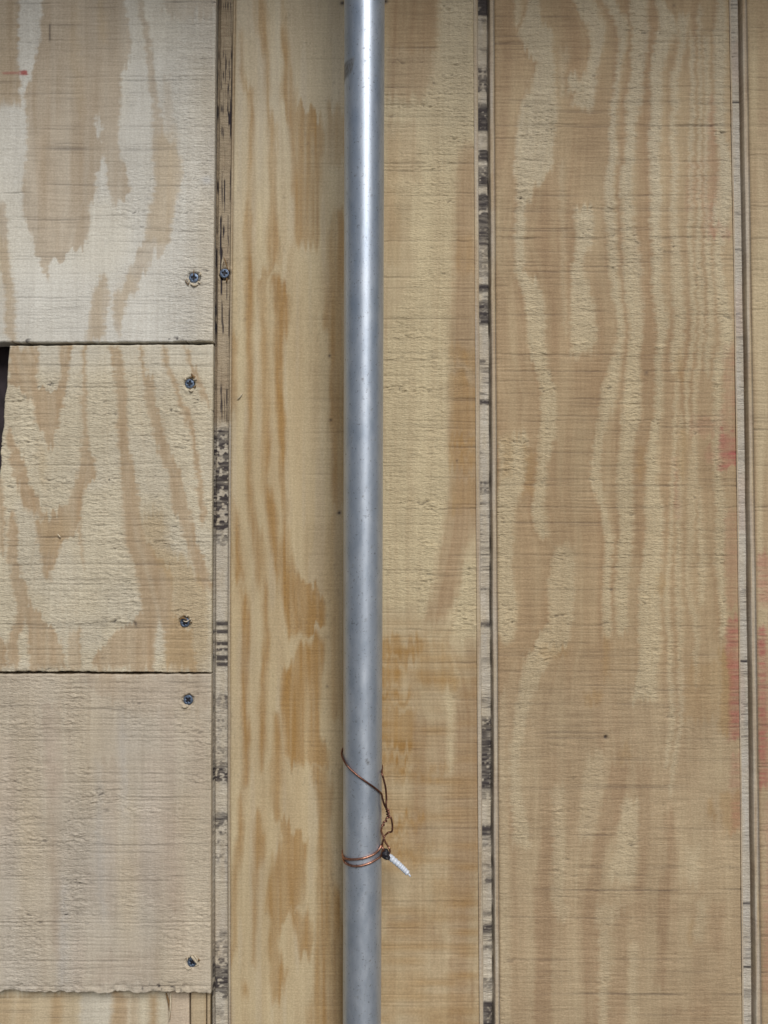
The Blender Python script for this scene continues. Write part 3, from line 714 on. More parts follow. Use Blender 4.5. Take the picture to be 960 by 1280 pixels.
def f_groove(kind, fl, fr):
    def f(u, v):
        L = fl(v); R = fr(v)
        w = R - L
        s = (u - L) / w
        wob = 0.014 * vn(u * 0, v / 60, 171) + 0.004 * vn(u * 0, v / 7, 172)
        # depth below the face (m): sloping shoulder, floor, slot, ridge
        if kind == 'left':
            # shoulder of the lip on the right
            d = 0.0046 * (1 - ss(0.80, 0.90, s)) + 0.0007 * ss(0.80, 0.9, s) - 0.0007 * ss(0.975, 1.0, s)
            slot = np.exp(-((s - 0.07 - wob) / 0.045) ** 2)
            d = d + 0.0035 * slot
            floor = 1 - ss(0.78, 0.84, s)
        elif kind == 'mid':
            sh = ss(0.17, 0.24, s + wob) * (1 - ss(0.74, 0.78, s + wob))
            d = 0.0009 + 0.0040 * sh - 0.0009 * ss(0.95, 1.0, s) - 0.0009 * (1 - ss(0.0, 0.05, s))
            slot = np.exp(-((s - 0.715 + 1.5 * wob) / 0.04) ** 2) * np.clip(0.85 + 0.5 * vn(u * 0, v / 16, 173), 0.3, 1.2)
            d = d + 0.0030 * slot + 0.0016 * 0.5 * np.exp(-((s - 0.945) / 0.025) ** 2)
            floor = ss(0.18, 0.26, s + wob) * (1 - ss(0.68, 0.76, s + wob))
        else:
            sh = ss(0.10, 0.15, s) * (1 - ss(0.70, 0.74, s + wob))
            d = 0.0008 + 0.0034 * sh - 0.0008 * (1 - ss(0, .05, s)) - 0.0008 * ss(0.95, 1.0, s)
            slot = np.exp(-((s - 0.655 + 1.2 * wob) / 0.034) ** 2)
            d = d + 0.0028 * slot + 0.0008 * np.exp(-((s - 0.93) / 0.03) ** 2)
            floor = ss(0.10, 0.16, s) * (1 - ss(0.58, 0.66, s + wob))
        cross = 0.5 * vn(u / 30, v / 1.7, 174) + 0.5 * vn(u / 9, v / 2.6, 175)
        blotch = 0.8 * vn(u / 6, v / 6, 176) + 0.8 * vn(u / 3, v / 2.0, 177)
        h = -d + floor * 0.00030 * cross
        grey = 0.62 * floor + 0.12 * vn(u / 6, v / 25, 178) * floor + (1 - floor) * (0.38 + 0.25 * vn(u / 3, v / 60, 189))
        late = (1 - floor) * (0.62 + 0.3 * vn(u / 2, v / 35, 190)) + floor * (0.18 + 0.25 * np.clip(vn(u / 10, v / 40, 179), 0, 1))
        dk = np.zeros_like(u)
        amb = (1 - floor) * 0.05
        if kind == 'left':
            up = 1 - ss(520, 535, v + 4 * vn(u / 3, v / 9, 180))
            streak = vn(u / 1.5, v / 55, 181) + 0.55 * vn(u / 1.1, v / 14, 182)
            dk = floor * up * (0.85 * ss(0.18, 0.60, streak) * ss(-.5, .1, vn(u / 30, v / 34, 183)) + 0.20)
            h = h - 0.0006 * floor * up * ss(0.25, 0.7, streak)
            h = np.where(up > 0.5, h - floor * 0.00030 * cross * up, h)
            blk = hblocks(v, "534-592*0.9 592-640*1 640-664*0.95 664-684*0.55 778-783*1 788-793*.95 803-808*.9 811-815*.75 820-827*1 829-834*.95 868-892*.55 896-962*.5 958-980*1 1018-1050*.7 1050-1082*.5 1166-1205*.45 1200-1252*.8 1262-1275*.4 100-130*0 1290-1340*.7", 4)
            bar = hblocks(v, "778-783 788-793 803-808 811-815 820-827 829-834", 1)
            dk = np.maximum(dk, floor * (1 - up) * np.clip(blk * ss(-0.30, 0.35, blotch + 0.75 * (blk - .55)) * (0.95 + 0.55 * cross) , 0, 0.95))
            dk = np.maximum(dk, floor * bar * ss(0.12, 0.22, s + 0.05 * cross) * 0.9 * ss(-0.9, -0.3, blotch))
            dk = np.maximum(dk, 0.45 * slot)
            amb = amb + floor * 0.35 * hblocks(v, "1140-1200", 14)
            grey = grey * (0.35 + 0.65 * (1 - up)) + 0.0
            late = late + 0.35 * floor * up
        elif kind == 'mid':
            blk = hblocks(v, "-60-15*1 18-24*.6 55-60*.5 80-112*.75 126-160*1 166-176*.3 183-199*.95 204-230*.8 238-262*.85 260-305*.85 305-345*.5 353-364*.95 374-404*.95 448-453*.8 458-461*.7 498-505*.9 601-606*.9 608-616*.75 700-706*.3 735-738*.8 778-785*.9 822-832*.3 875-882*.4 898-930*.8 925-990*.85 990-1003*.5 1034-1048*.9 1056-1062*.5 1083-1087*.5 1100-1108*.7 1142-1150*.5 1158-1172*.85 1185-1192*.7 1226-1240*.6 1256-1300*.95", 3)
            dk = floor * np.clip(blk * ss(-0.85, 0.10, blotch + 1.1 * (blk - .45)) * (0.98 + 0.5 * cross), 0, 0.95)
            hair = ss(0.30, 0.62, vn(u / 26, v / 1.15, 184)) * ss(-0.1, 0.5, vn(u / 20, v / 24, 185))
            dk = np.maximum(dk, floor * 0.6 * hair)
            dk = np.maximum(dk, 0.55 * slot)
            moss = hblocks(v, "215-262*1", 6) * ss(0.5, .72, s)
            amb = amb + 0.4 * moss
        else:
            hair = ss(0.25, 0.6, vn(u / 26, v / 1.2, 186)) * ss(-0.2, 0.5, vn(u / 20, v / 30, 187))
            crack = hblocks(v, "123-125.5 309-311*.5 627-629*.3 826-828.5*.9 1131-1134*.9 1211-1214*.85 1240-1252*.4 262-263*.5 205-206*.4", .8)
            dk = floor * (0.5 * hair + crack * 0.9)
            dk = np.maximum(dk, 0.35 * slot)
            late = late + 0.3 * slot
            grey = grey + 0.14 * floor
        pink = 0.10 * (kind == 'right') * floor * ss(0.2, .6, vn(u / 20, v / 80, 188))
        fz = 0.75 * floor + 0.1
        return h + crater(u, v, ('lip',)), (late, amb, pink), (dk, grey, fz)
    return f

# ------------------------------------------------------------------ the setting
def sheet(name, x0, x1, y0, y1, z0, z1, mat):
    vs = [(x0, y0, z0), (x1, y0, z0), (x1, y1, z0), (x0, y1, z0), (x0, y0, z1), (x1, y0, z1), (x1, y1, z1), (x0, y1, z1)]
    fs = [(0, 3, 2, 1), (4, 5, 6, 7), (0, 1, 5, 4), (1, 2, 6, 5), (2, 3, 7, 6), (3, 0, 4, 7)]
    return mesh_obj(name, vs, fs, mat, smooth=False)

def ground():
    n = 90
    r = np.concatenate([[0.0], np.geomspace(0.15, 300, n)])
    k = 72
    vs, fs = [], []
    for i, rr in enumerate(r):
        for j in range(k):
            a = 2 * math.pi * j / k
            x, y = rr * math.cos(a), rr * math.sin(a) - 0.4
            z = -0.006 + 0.006 * float(vn(np.array([x * 9]), np.array([y * 9]), 3)[0])
            vs.append((x, y, z))
    for i in range(n):
        for j in range(k):
            j2 = (j + 1) % k
            fs.append((i * k + j, i * k + j2, (i + 1) * k + j2, (i + 1) * k + j))
    fs = [(q[0], q[3], q[2], q[1]) for q in fs]
    o = mesh_obj('ground', vs, fs, M_SOIL)
    tag(o, kind='structure')
ground()
tag(sheet('foundation', -1.9, 1.9, 0.075, 0.3, -0.1, 0.20, M_CONCRETE), kind='structure')
tag(sheet('sheathing_wall', -1.9, 1.9, 0.0225, 0.08, 0.16, 1.25, M_TAR), kind='structure')
tag(sheet('added_shade_slab', -1.9, 1.9, -0.30, 0.35, 1.245, 1.285, M_SHADE_SLAB), kind='structure')  # unseen slab added above the frame to darken the top of the wall

VT, VB = -372.0, 1390.0       # top and bottom of the siding, in photograph pixels

# edges of the grooves (they lean and bow a little, as the sheet does)
def curve(pts):
    vs = [p[0] for p in pts]; us = [p[1] for p in pts]
    c_ = np.polyfit(vs, us, min(2, len(pts) - 1))
    lo, hi = -80.0, 1360.0
    slope_lo = np.polyval(np.polyder(c_), lo); slope_hi = np.polyval(np.polyder(c_), hi)
    def f(v):
        vc = np.clip(v, lo, hi)
        return np.polyval(c_, vc) + np.where(v < lo, (v - lo) * slope_lo, 0) + np.where(v > hi, (v - hi) * slope_hi, 0)
    return f
LIP_L = curve([(0, 271.5), (640, 265.5), (1280, 264.0)])
LIP_R = curve([(0, 294.5), (640, 288.3), (1280, 288.5)])
MID_L = curve([(0, 592.0), (640, 595.2), (1280, 599.5)])
MID_R = curve([(0, 618.0), (640, 621.5), (1280, 625.0)])
RGT_L = curve([(0, 911.5), (640, 921.5), (1280, 928.0)])
RGT_R = curve([(0, 934.0), (640, 943.8), (1280, 952.5)])

panel = empty('siding_panel', (0, 0, 0))
tag(panel, 'tall grooved plywood siding panel with amber and tan grain behind the metal pole', 'siding panel')
THK = 0.015
board('groove', f_groove('left', LIP_L, LIP_R), M_PANEL, LIP_L, LIP_R, VT, VB, 0.0, THK, panel, du=0.75, dv=1.0, edge=0.01)['label'] = 'narrow grey lip with dark streaks and black bars, left of the amber face'
board('face_board', f_centre, M_PANEL, LIP_R, MID_L, VT, VB, 0.0, THK, panel)['label'] = 'amber streaked face strip behind the pole'
board('groove', f_groove('mid', MID_L, MID_R), M_PANEL, MID_L, MID_R, VT, VB, 0.0, THK, panel, du=0.75, dv=1.0, edge=0.01)['label'] = 'grey groove with black blotches right of the pole'
board('face_board', f_right, M_PANEL, MID_R, RGT_L, VT, VB, 0.0, THK, panel)['label'] = 'wide tan face strip with wavy pale grain'
board('groove', f_groove('right', RGT_L, RGT_R), M_PANEL, RGT_L, RGT_R, VT, VB, 0.0, THK, panel, du=0.75, dv=1.0, edge=0.01)['label'] = 'pale groove with a dark slot beside the red stains'
EDGE_R = lambda v: RGT_R(v) + 312
board('face_board', f_edge, M_PANEL, RGT_R, EDGE_R, VT, VB, 0.0, THK, panel)
board('face_board', f_far(400), M_PANEL, lambda v: RGT_R(v) + 330, lambda v: RGT_R(v) + 640, VT, VB, 0.0, THK, panel, far=True)
def f_plaingroove(u, v):
    h = 0.0002 * vn(u / 20, v / 2, 301)
    return h, (0.3 + 0 * u, 0 * u, 0 * u), (0.5 * ss(0.1, 0.5, vn(u / 12, v / 14, 302)), 0.6 + 0 * u, 0.5 + 0 * u)
board('groove', f_plaingroove, M_PANEL, lambda v: RGT_R(v) + 311, lambda v: RGT_R(v) + 331, VT, VB, 0.0045, THK - 0.006, panel, far=True)

# short boards screwed on at the left
def jag(base, amp, seed, slope=0.0):
    def f(u):
        return base + slope * (u - 130) + amp * (0.5 * vn(u / 22, u * 0, seed) + 0.35 * vn(u / 7, u * 0 + 9, seed) + 0.25 * vn(u / 3, u * 0 + 4, seed))
    return f
PR = curve([(0, 270.0), (640, 264.5), (1280, 263.0)])
bw = board('plywood_board', f_white, M_WHITE, -330, lambda v: PR(v) + 0.0, VT, jag(427.2, 1.2, 201, -0.006), -0.0015, THK, None)
tag(bw, 'whitish plywood board with brown flame grain at the upper left', 'plywood board', 'short boards screwed on at the left')
bc = board('plywood_board', f_cream, M_CREAM, lambda v: 11.5 - (v - 430) * 0.075 + 1.2 * vn(v / 16, v * 0, 205), lambda v: PR(v) + 0.3, jag(431.3, 0.8, 202, -0.006), jag(839.6, 1.6, 203, 0.002), -0.0004, THK, None)
tag(bc, 'cream plywood board with rough torn grain, middle of the left stack', 'plywood board', 'short boards screwed on at the left')
bg = board('plywood_board', f_grey, M_GREY, -330, lambda v: PR(v) + 0.3, jag(843.2, 1.4, 204), jag(1240.5, 5.0, 206, 0.004), -0.0014, THK, None)
tag(bg, 'greyish plywood board with a ragged bottom edge, lowest full board at left', 'plywood board', 'short boards screwed on at the left')
bl = board('plywood_board', f_low, M_CREAM, -330, lambda v: 236.5 + 0.01 * (v - 1280), 1225, VB, 0.0085, 0.012, None)
tag(bl, 'striped board set back under the ragged grey board, bottom left', 'plywood board', 'short boards screwed on at the left')
bn = board('batten', f_narrow, M_CREAM, 238.3, 257.4, 1225, VB, 0.0075, 0.013, None, du=1.2)
tag(bn, 'narrow olive brown batten under the corner of the ragged grey board', 'batten')
bn2 = board('batten', f_narrow, M_CREAM, 258.6, 262.6, 1225, VB, 0.0065, 0.014, None, du=0.9)
tag(bn2, 'thin brown sliver of batten against the grey lip, bottom left', 'batten')
# wall carries on beyond the picture
side = empty('siding_panel', (-0.7, 0, 0))
for k in range(2):
    o = board('face_board', f_far(430 + 20 * k), M_PANEL, -660 - 330 * k, -334 - 330 * k, VT, VB, 0.0, THK, None, far=True)
    o.parent = side; o.matrix_parent_inverse = side.matrix_world.inverted()
    o.location = (0.7, 0, 0)
tag(side, 'plain plywood siding panel past the left ends of the short boards', 'siding panel')

# ------------------------------------------------------------------ metal pole
R = 0.01386
GAP_T, GAP_B = 0.062, 0.009
pt = np.array([float(q) for q in wall_point(455.6, 0, -(GAP_T + R))])
pb = np.array([float(q) for q in wall_point(452.4, 1280, -(GAP_B + R))])
AX = (pt - pb) / np.linalg.norm(pt - pb)
def axis_pt(z):
    return pb + AX * ((z - pb[2]) / AX[2])
E_R = np.cross(AX, np.array([0, 1.0, 0])); E_R = E_R / np.linalg.norm(E_R)
if E_R[0] < 0: E_R = -E_R
E_F = np.cross(E_R, AX); E_F = E_F / np.linalg.norm(E_F)
if E_F[1] > 0: E_F = -E_F
def pole_pt(z, phi, r):
    """phi 0 faces the camera, +90 degrees to the right"""
    a = math.radians(phi)
    return axis_pt(z) + r * (math.cos(a) * E_F + math.sin(a) * E_R)

def pole():
    zs = np.concatenate([np.linspace(-0.02, 0.18, 12)[:-1], np.linspace(0.18, 1.1, 760), np.linspace(1.1, 1.243, 14)[1:]])
    k = 96
    ph = np.arange(k) * 360.0 / k
    P, Zm = np.meshgrid(ph, zs)
    rad = np.radians(P)
    rr = R * (1 + 0.0012 * vn(P / 40, Zm * 30, 5))
    A = pb[None, None, :] + AX[None, None, :] * ((Zm - pb[2]) / AX[2])[..., None]
    co = A + rr[..., None] * (np.cos(rad)[..., None] * E_F + np.sin(rad)[..., None] * E_R)
    # where each point shows on the photograph, for its blemishes
    ph2 = (P + 180) % 360 - 180
    stain = np.zeros_like(P)
    zz = lambda v, g: float(wall_point(455, v, -(g + R))[2])
    z1 = zz(84, .058); z2 = zz(108, .057)
    m = ss(-105, -100, ph2) * (1 - ss(-3, 3, ph2 - (-26 - 12 * (1 - (Zm - z2) / (z1 - z2))))) * ss(z2 - .002, z2 + .002, Zm - 0.003 * (ph2 + 90) / 55) * (1 - ss(z1 - .001, z1 + .001, Zm))
    stain = np.maximum(stain, m * (0.72 + 0.2 * vn(P / 4, Zm * 900, 6)))
    rng = np.random.default_rng(3)
    for _ in range(110):
        p0 = rng.normal(6, 26); z0 = 0.24 + 0.8 * rng.random(); s = 0.30 + 0.55 * rng.random() ** 3
        d = ((ph2 - p0) / (s * 4.6)) ** 2 + ((Zm - z0) / (s * 0.0012)) ** 2
        stain = np.maximum(stain, (0.35 + 0.5 * rng.random()) * np.exp(-d))
    for _ in range(60):
        p0 = rng.uniform(-80, 80); z0 = 0.24 + 0.8 * rng.random(); ln_ = 0.004 + 0.02 * rng.random() ** 2; sl = rng.normal(0, 500)
        c0 = p0 + sl * (Zm - z0)
        stain = np.maximum(stain, 0.22 * rng.random() * np.exp(-((ph2 - c0) / 2.2) ** 2) * np.exp(-((Zm - z0) / ln_) ** 4))
    # scratches
    for (p0, za, zb, slope) in ((14, zz(943, .03), zz(952, .03), 2000), (17, zz(942, .03), zz(951, .03), 2000)):
        c0 = p0 - slope * (Zm - (za + zb) / 2)
        stain = np.maximum(stain, 0.75 * np.exp(-((ph2 - c0) / 2.2) ** 2) * ss(min(za, zb), min(za, zb) + .001, Zm) * (1 - ss(max(za, zb) - .001, max(za, zb), Zm)))
    ny, nx = P.shape
    idx = np.arange(ny * nx).reshape(ny, nx)
    nxt = np.roll(idx, -1, axis=1)
    q = np.stack([idx[:-1], nxt[:-1], nxt[1:], idx[1:]], -1).reshape(-1, 4)
    # rim and inside of the open top
    top_in = co[-1] + (A[-1] - co[-1]) * 0.12
    low_in = top_in - AX * 0.12
    base = ny * nx
    k_ = np.arange(nx); k2 = (k_ + 1) % nx
    q2 = np.stack([idx[-1], nxt[-1], base + k2, base + k_], -1)
    q3 = np.stack([base + k_, base + k2, base + nx + k2, base + nx + k_], -1)
    verts = np.concatenate([co.reshape(-1, 3), top_in, low_in])
    org = axis_pt(0.0)
    B_ = np.stack([E_R, -E_F, AX], 1)
    verts = (verts - org) @ B_
    quads = np.concatenate([q, q2, q3])
    me = bpy.data.meshes.new('metal_pole')
    me.from_pydata(verts.tolist(), [], quads.tolist())
    me.polygons.foreach_set('use_smooth', np.ones(len(me.polygons), dtype=bool))
    arr = np.zeros((len(verts), 4), np.float32); arr[:, 3] = 1; arr[:ny * nx, 0] = np.clip(stain, 0, 1).ravel()
    me.attributes.new('stain', 'FLOAT_COLOR', 'POINT').data.foreach_set('color', arr.ravel())
    me.materials.append(M_POLE)
    o = bpy.data.objects.new('metal_pole', me); COL.objects.link(o)
    o.matrix_world = __import__('mathutils').Matrix([[*map(float, B_[i]), float(org[i])] for i in range(3)] + [[0, 0, 0, 1]])
    tag(o, 'dull galvanised round metal pole standing in front of the plywood', 'pole')
pole()

# ------------------------------------------------------------------ tubes
def smooth_path(P, n=10):
    P = [np.asarray(p, float) for p in P]
    P = [2 * P[0] - P[1]] + P + [2 * P[-1] - P[-2]]
    out = []
    for i in range(1, len(P) - 2):
        for t in np.linspace(0, 1, n, endpoint=False):
            a, b_, c_, d = P[i - 1], P[i], P[i + 1], P[i + 2]
            out.append(0.5 * ((2 * b_) + (c_ - a) * t + (2 * a - 5 * b_ + 4 * c_ - d) * t ** 2 + (3 * b_ - a - 3 * c_ + d) * t ** 3))
    out.append(P[-2])
    return np.array(out)

def tube(name, path, radius, mat, parent, k=10, rad_fn=None):
    n = len(path)
    tan = np.gradient(path, axis=0)
    tan /= np.linalg.norm(tan, axis=1)[:, None] + 1e-12
    up = np.array([0.3, -0.8, 0.5])
    nrm = np.cross(tan[0], up); nrm /= np.linalg.norm(nrm)
    vs, fs = [], []
    for i in range(n):
        nrm = nrm - tan[i] * np.dot(nrm, tan[i]); nrm /= np.linalg.norm(nrm)
        bi = np.cross(tan[i], nrm)
        r = radius * (rad_fn(i / (n - 1)) if rad_fn else 1.0)
        for j in range(k):
            a = 2 * math.pi * j / k
            vs.append(path[i] + r * (math.cos(a) * nrm + math.sin(a) * bi))
    for i in range(n - 1):
        for j in range(k):
            j2 = (j + 1) % k
            fs.append((i * k + j, i * k + j2, (i + 1) * k + j2, (i + 1) * k + j))
    fs.append(tuple(range(k - 1, -1, -1))); fs.append(tuple((n - 1) * k + j for j in range(k)))
    return mesh_obj(name, vs, fs, mat, parent)

def ray(u, v):
    a = (u - 480.0) / FPX; b_ = (640.0 - v) / FPX
    d = np.array([a, math.cos(TILT) - b_ * math.sin(TILT), math.sin(TILT) + b_ * math.cos(TILT)])
    return d / np.linalg.norm(d)

def on_pole(u, v, extra=0.0006, front=0.0):
    """point on the pole's front (or beside it) that shows at pixel (u, v)"""
    d = ray(u, v); w0 = CAM - pb
    dp = d - AX * np.dot(d, AX); wp = w0 - AX * np.dot(w0, AX)
    A = np.dot(dp, dp); B = np.dot(dp, wp); C_ = np.dot(wp, wp) - (R + extra) ** 2
    disc = B * B - A * C_
    t = (-B - math.sqrt(disc)) / A if disc > 0 else -B / A
    return CAM + d * (t - front)

def zed(u, v):
    return float(on_pole(u, v)[2])

WR = 0.00070
wire = empty('copper_wire', tuple(axis_pt(zed(453, 1072)) + E_F * R))
tag(wire, 'thin copper wire looped round the pole with a twisted end and white sleeve', 'wire')
zl, zr_ = zed(428, 937), zed(477, 966)
# upper loop: round the back and over the front
back = [pole_pt(zl + (zr_ - zl) * t, -100 - 160 * t, R + WR + 0.0006) for t in np.linspace(0.08, 0.92, 9)]
front = [on_pole(476.5, 992, WR + .0004), on_pole(468, 984.5, WR + .0003), on_pole(458, 977.5, WR), on_pole(447, 969.5, WR), on_pole(438, 961.5, WR), on_pole(432, 954.5, WR + .0002)]
end_f = [on_pole(484, 1013, .003), on_pole(480.5, 1006, .0025), on_pole(478, 998, .0015)]
exit_r = [on_pole(477.3, 966, WR + .0006), on_pole(479.5, 974, .003), on_pole(482, 985, .004), on_pole(483, 998, .004), on_pole(482.6, 1007, .004), on_pole(484, 1014, .004)]
tube('upper_loop', smooth_path(end_f + front + [pole_pt(zed(429, 945), -84, R + WR + .0003)] + back + exit_r), WR, M_COPPER_OLD, wire)
# twisted pair
def twist(p, q, turns, rad, ph0=0.0, n=26):
    p = np.asarray(p); q = np.asarray(q); a = (q - p) / np.linalg.norm(q - p)
    e = np.cross(a, [0, 1, 0]); e /= np.linalg.norm(e); f = np.cross(a, e)
    return np.array([p + (q - p) * t + rad * (math.cos(ph0 + 2 * math.pi * turns * t) * e + math.sin(ph0 + 2 * math.pi * turns * t) * f) for t in np.linspace(0, 1, n)])
A1 = on_pole(484, 1011, .004); A2 = on_pole(485.5, 1021, .004)
tube('twist', twist(A1, A2, 1.5, 0.0008), WR, M_COPPER_OLD, wire)
tube('twist', twist(A1, A2, 1.5, 0.0008, math.pi), WR, M_COPPER_OLD, wire)
B2 = on_pole(477.5, 1033, .002)
tube('twist', twist(A2, B2, 2.5, 0.0006), WR, M_COPPER_OLD, wire)
tube('tail', smooth_path([A2, on_pole(488.5, 1022, .004), on_pole(490.2, 1029, .004), on_pole(490.5, 1036, .004), on_pole(489.5, 1039.5, .004), on_pole(485, 1041, .004), on_pole(481, 1045, .003), on_pole(479, 1050, .002), on_pole(477, 1058, .001)]), WR * 0.95, M_COPPER_OLD, wire)
tube('tail', smooth_path([B2, on_pole(476.6, 1038, .0016), on_pole(477.5, 1042, .002), on_pole(479.3, 1046, .003), on_pole(481.5, 1052, .004), on_pole(484.5, 1057, .004), on_pole(487, 1061, .004), on_pole(487.2, 1066, .004), on_pole(484, 1069, .004)]), WR, M_COPPER, wire)
# lower loops, two turns
def backarc(za, zb, n=9):
    return [pole_pt(za + (zb - za) * t, -98 - 164 * t, R + WR + .0003) for t in np.linspace(0.05, 0.95, n)]
f1 = [on_pole(476.5, 1057, WR + .0004), on_pole(473, 1063, WR), on_pole(466, 1068.5, WR), on_pole(455, 1072.6, WR), on_pole(444, 1074.2, WR), on_pole(435, 1074, WR), on_pole(430, 1072, WR + .0002)]
f2 = [on_pole(476.5, 1069.5, WR + .0004), on_pole(470, 1074.5, WR), on_pole(461, 1079.3, WR), on_pole(450, 1082.3, WR), on_pole(441, 1082.4, WR), on_pole(434, 1080, WR), on_pole(430.2, 1076.5, WR + .0002)]
tube('lower_loop', smooth_path(f1 + backarc(zed(429, 1071), zed(477, 1068)) + f2 + backarc(zed(429, 1075), zed(477, 1060)) + [on_pole(478, 1059, .002), on_pole(480, 1064, .003)]), WR * 1.15, M_COPPER, wire)
# black collar and white ribbed sleeve
K = on_pole(482.0, 1067.5, .004)
S0 = on_pole(485.5, 1069.8, .0045); S1 = on_pole(510.3, 1092.3, .012)
ax = (S1 - S0) / np.linalg.norm(S1 - S0)
def rock(c0, rx, seed, name, mat, n=14):
    vs, fs = [], []
    for i in range(n + 1):
        th = math.pi * i / n
        for j in range(2 * n):
            p_ = 2 * math.pi * j / (2 * n)
            d = np.array([math.sin(th) * math.cos(p_), math.sin(th) * math.sin(p_), math.cos(th)])
            k_ = 1 + 0.22 * float(vn(np.array([d[0] * 2.1 + d[2] * 3]), np.array([d[1] * 2.1 + 1.7 * d[2]]), seed)[0])
            vs.append(c0 + d * np.array(rx) * k_)
    m_ = 2 * n
    for i in range(n):
        for j in range(m_):
            j2 = (j + 1) % m_
            fs.append((i * m_ + j, (i + 1) * m_ + j, (i + 1) * m_ + j2, i * m_ + j2))
    return mesh_obj(name, vs, fs, mat, wire)
rock(K, (0.0028, 0.0028, 0.0034), 3, 'collar', M_BLACK)
rock(K + np.array([0.0012, -0.0006, -0.0022]), (0.0022, 0.002, 0.0018), 5, 'collar', M_BLACK)
ln = np.linalg.norm(S1 - S0)
pth = np.array([S0 + ax * ln * t + np.array([0, 0, 0.0005]) * math.sin(3 * t) for t in np.linspace(0, 1, 90)])
def ribs(t):
    return (1.0 - 0.20 * t) * (1 + 0.085 * math.sin(2 * math.pi * 9.5 * t + 2 * math.sin(9 * t))) * (0.8 + 0.2 * min(1, t * 12)) * (1.0 if t < 0.96 else 1 - (t - 0.96) * 8)
tube('sleeve', pth, 0.0023, M_SLEEVE, wire, 16, ribs)['label'] = 'ribbed white sleeve'
tube('core', np.array([S1 - ax * 0.001, S1 + ax * 0.0012, S1 + ax * 0.002 + np.array([0, 0, -.0006])]), 0.0007, M_SLEEVE, wire, 8)

# ------------------------------------------------------------------ screws
def screw_head(parent, u, v, y, rot, rad=0.0038):
    cx, _, cz = [float(q) for q in wall_point(u, v, y)]
    n = 34
    g = np.linspace(-1, 1, n)
    a, b_ = np.meshgrid(g, g)
    # square to disc
    x = a * np.sqrt(1 - b_ ** 2 / 2); z = b_ * np.sqrt(1 - a ** 2 / 2)
    r = np.hypot(x, z)
    c_, s_ = math.cos(rot), math.sin(rot)
    xr = x * c_ - z * s_; zr = x * s_ + z * c_
    arm = np.maximum(1 - ss(0.13, 0.22, np.abs(xr)), 1 - ss(0.13, 0.22, np.abs(zr))) * (1 - ss(0.46, 0.62, r))
    hgt = 0.00035 * (1 - r ** 2) - 0.0016 * arm - 0.0006 * ss(0.9, 1.0, r)
    vs = [(cx + rad * x[i, j], y - hgt[i, j], cz + rad * z[i, j]) for i in range(n) for j in range(n)]
    fs = [(i * n + j, i * n + j + 1, (i + 1) * n + j + 1, (i + 1) * n + j) for i in range(n - 1) for j in range(n - 1)]
    h = mesh_obj('head', vs, fs, M_SCREW, parent)
    cv = []
    for q_ in range(4):
        t = q_ * math.pi / 2 - rot
        d = np.array([math.cos(t), math.sin(t)]); e_ = np.array([-d[1], d[0]])
        cv += [d * 0.50 - e_ * 0.10, d * 0.50 + e_ * 0.10, d * 0.17 + e_ * 0.17]
    cv = [(cx + rad * p_[0], y + 0.00035, cz + rad * p_[1]) for p_ in cv]
    cb = [(p_[0], p_[1] + 0.0012, p_[2]) for p_ in cv]
    m_ = len(cv)
    mesh_obj('recess_shade', cv + cb, [tuple(range(m_))] + [(i, m_ + i, m_ + (i + 1) % m_, (i + 1) % m_) for i in range(m_)], M_BLACK, parent, smooth=False)  # black inset colours in the shade inside the cross slot
    # conical neck and shank run back into the wood
    prof = [(rad * 0.985, y + 0.0005), (rad * 0.5, y + 0.003), (rad * 0.45, y + 0.016), (0.0002, y + 0.020)]
    k = 16
    vs, fs = [], []
    for (r_, yy) in prof:
        for j in range(k):
            t = 2 * math.pi * j / k
            vs.append((cx + r_ * math.cos(t), yy, cz + r_ * math.sin(t)))
    for i in range(len(prof) - 1):
        for j in range(k):
            j2 = (j + 1) % k
            fs.append((i * k + j, i * k + j2, (i + 1) * k + j2, (i + 1) * k + j))
    mesh_obj('shank', vs, fs, M_SCREW, parent)

SLAB = ['screw in the bottom right corner of the whitish upper left board',
        'screw set in the grey streaked lip beside the whitish board',
        'sunken screw near the top of the cream board',
        'screw near the bottom of the cream board, half under torn fibres',
        'clean flush screw near the top of the greyish board',
        'screw with a torn white splinter near the bottom of the greyish board']
SY = {'white': -0.0004, 'lip': 0.0036, 'cream': 0.0007, 'grey': -0.0006}
ROT = [0.1, 0.15, 0.1, 0.5, 0.75, 0.6]
for (u, v, n), lab, ro in zip(SCREWS, SLAB, ROT):
    p = [float(q) for q in wall_point(u, v, SY[n])]
    e = empty('screw', p)
    tag(e, lab, 'screw', 'screws in the left boards')
    screw_head(e, u, v, SY[n], ro)

# torn slivers of wood around the screws and on the faces: parts of their boards
def sliver(parent, pts, width, mat, lift=0.0006, y=0.0):
    """flat tapering splinter through pixel points, curling off the face"""
    P = []
    for i, (u, v) in enumerate(pts):
        t = i / (len(pts) - 1)
        P.append(np.array([float(q) for q in wall_point(u, v, y - 0.0004 - lift * math.sin(math.pi * (0.25 + 0.6 * t)))]))
    path = smooth_path(P, 6)
    tube('splinter', path, width * 0.000615 / 2, mat, parent, 6, lambda t: max(0.12, math.sin(math.pi * min(1, 0.12 + t * 0.86)) ** 0.7))
sliver(bw, [(231, 350), (234, 354), (236, 357)], 1.4, M_SPLINT_DARK, .0004, -0.0018)
sliver(bw, [(238, 354.5), (243, 357), (248, 355)], 2.4, M_SPLINT, .0006, -0.0018)
sliver(bw, [(242.4, 337), (242.2, 341), (242, 345)], 1.2, M_SPLINT_DARK, .0003, -0.0012)
sliver(panel, [(279.5, 321), (282.5, 329), (286, 341)], 1.8, M_SPLINT_DARK, .0015, 0.002)
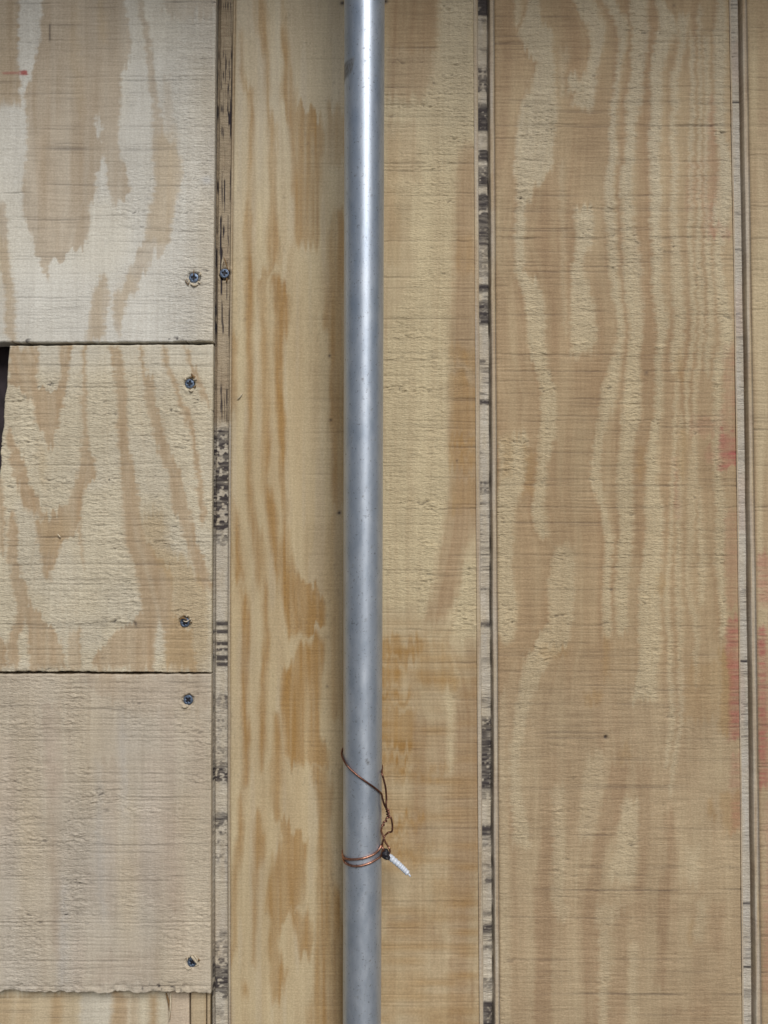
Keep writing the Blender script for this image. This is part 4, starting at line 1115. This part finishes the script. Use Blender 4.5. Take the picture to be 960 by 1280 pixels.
sliver(panel, [(279.3, 321), (277.6, 330), (277, 338)], 1.5, M_SPLINT, .001, 0.0025)
sliver(bc, [(239, 467), (242, 471), (243.5, 475)], 2.6, M_SPLINT_DARK, .0006, -0.0006)
sliver(bc, [(236, 487), (239, 489), (242, 488)], 2.2, M_SPLINT, .0006, -0.0006)
sliver(bc, [(224, 774), (229, 772.5), (234, 775)], 2.6, M_SPLINT_DARK, .0005, -0.0006)
sliver(bc, [(229, 776), (233, 777), (237, 774.5)], 1.6, M_SPLINT, .0008, -0.0006)
sliver(bg, [(227, 883.5), (232, 884), (236, 882)], 2.2, M_SPLINT, .0007, -0.0014)
sliver(bg, [(239, 1195), (243, 1199), (248.5, 1207)], 3.6, M_SPLINT, .0012, -0.0014)
sliver(bg, [(243, 1194.5), (246, 1198), (247, 1203)], 2.6, M_SPLINT, .0016, -0.0014)
sliver(bg, [(233, 1211), (236.5, 1211), (240, 1209.5)], 2.6, M_SPLINT, .0007, -0.0014)
sliver(panel, [(296.5, 499), (300, 496), (303.5, 491)], 1.6, M_SPLINT, .0008, -0.0002)
sliver(bc, [(72, 667.5), (74.5, 670.5), (76, 672)], 1.8, M_SPLINT, .0006, -0.0006)
sliver(bl, [(207.5, 1241), (211.5, 1256), (212.5, 1275)], 2.6, M_SPLINT_DARK, .0012, 0.008)
sliver(bl, [(213.5, 1241), (213, 1256), (211, 1278)], 2.6, M_SPLINT, .0012, 0.008)

rs = np.random.default_rng(12)
HOST = {'white': (bw, -0.0017), 'lip': (panel, 0.0042), 'cream': (bc, -0.0006), 'grey': (bg, -0.0015)}
for i, (u, v, n) in enumerate(SCREWS):
    host, yy = HOST[n]
    for k in range(5 if i != 4 else 2):
        a = rs.uniform(0, 2 * math.pi); r0 = rs.uniform(5.5, 7.0); r1 = r0 + rs.uniform(2.0, 5.0)
        b_ = a + rs.normal(0, 0.5)
        if n == 'lip' and abs(math.cos(a)) > 0.5: continue
        sliver(host, [(u + r0 * math.cos(a), v + r0 * math.sin(a)), (u + (r0 + r1) / 2 * math.cos((a + b_) / 2), v + (r0 + r1) / 2 * math.sin((a + b_) / 2)), (u + r1 * math.cos(b_), v + r1 * math.sin(b_))],
               rs.uniform(1.2, 2.4), M_SPLINT if rs.random() < 0.65 else M_SPLINT_DARK, rs.uniform(.0003, .0009), yy)
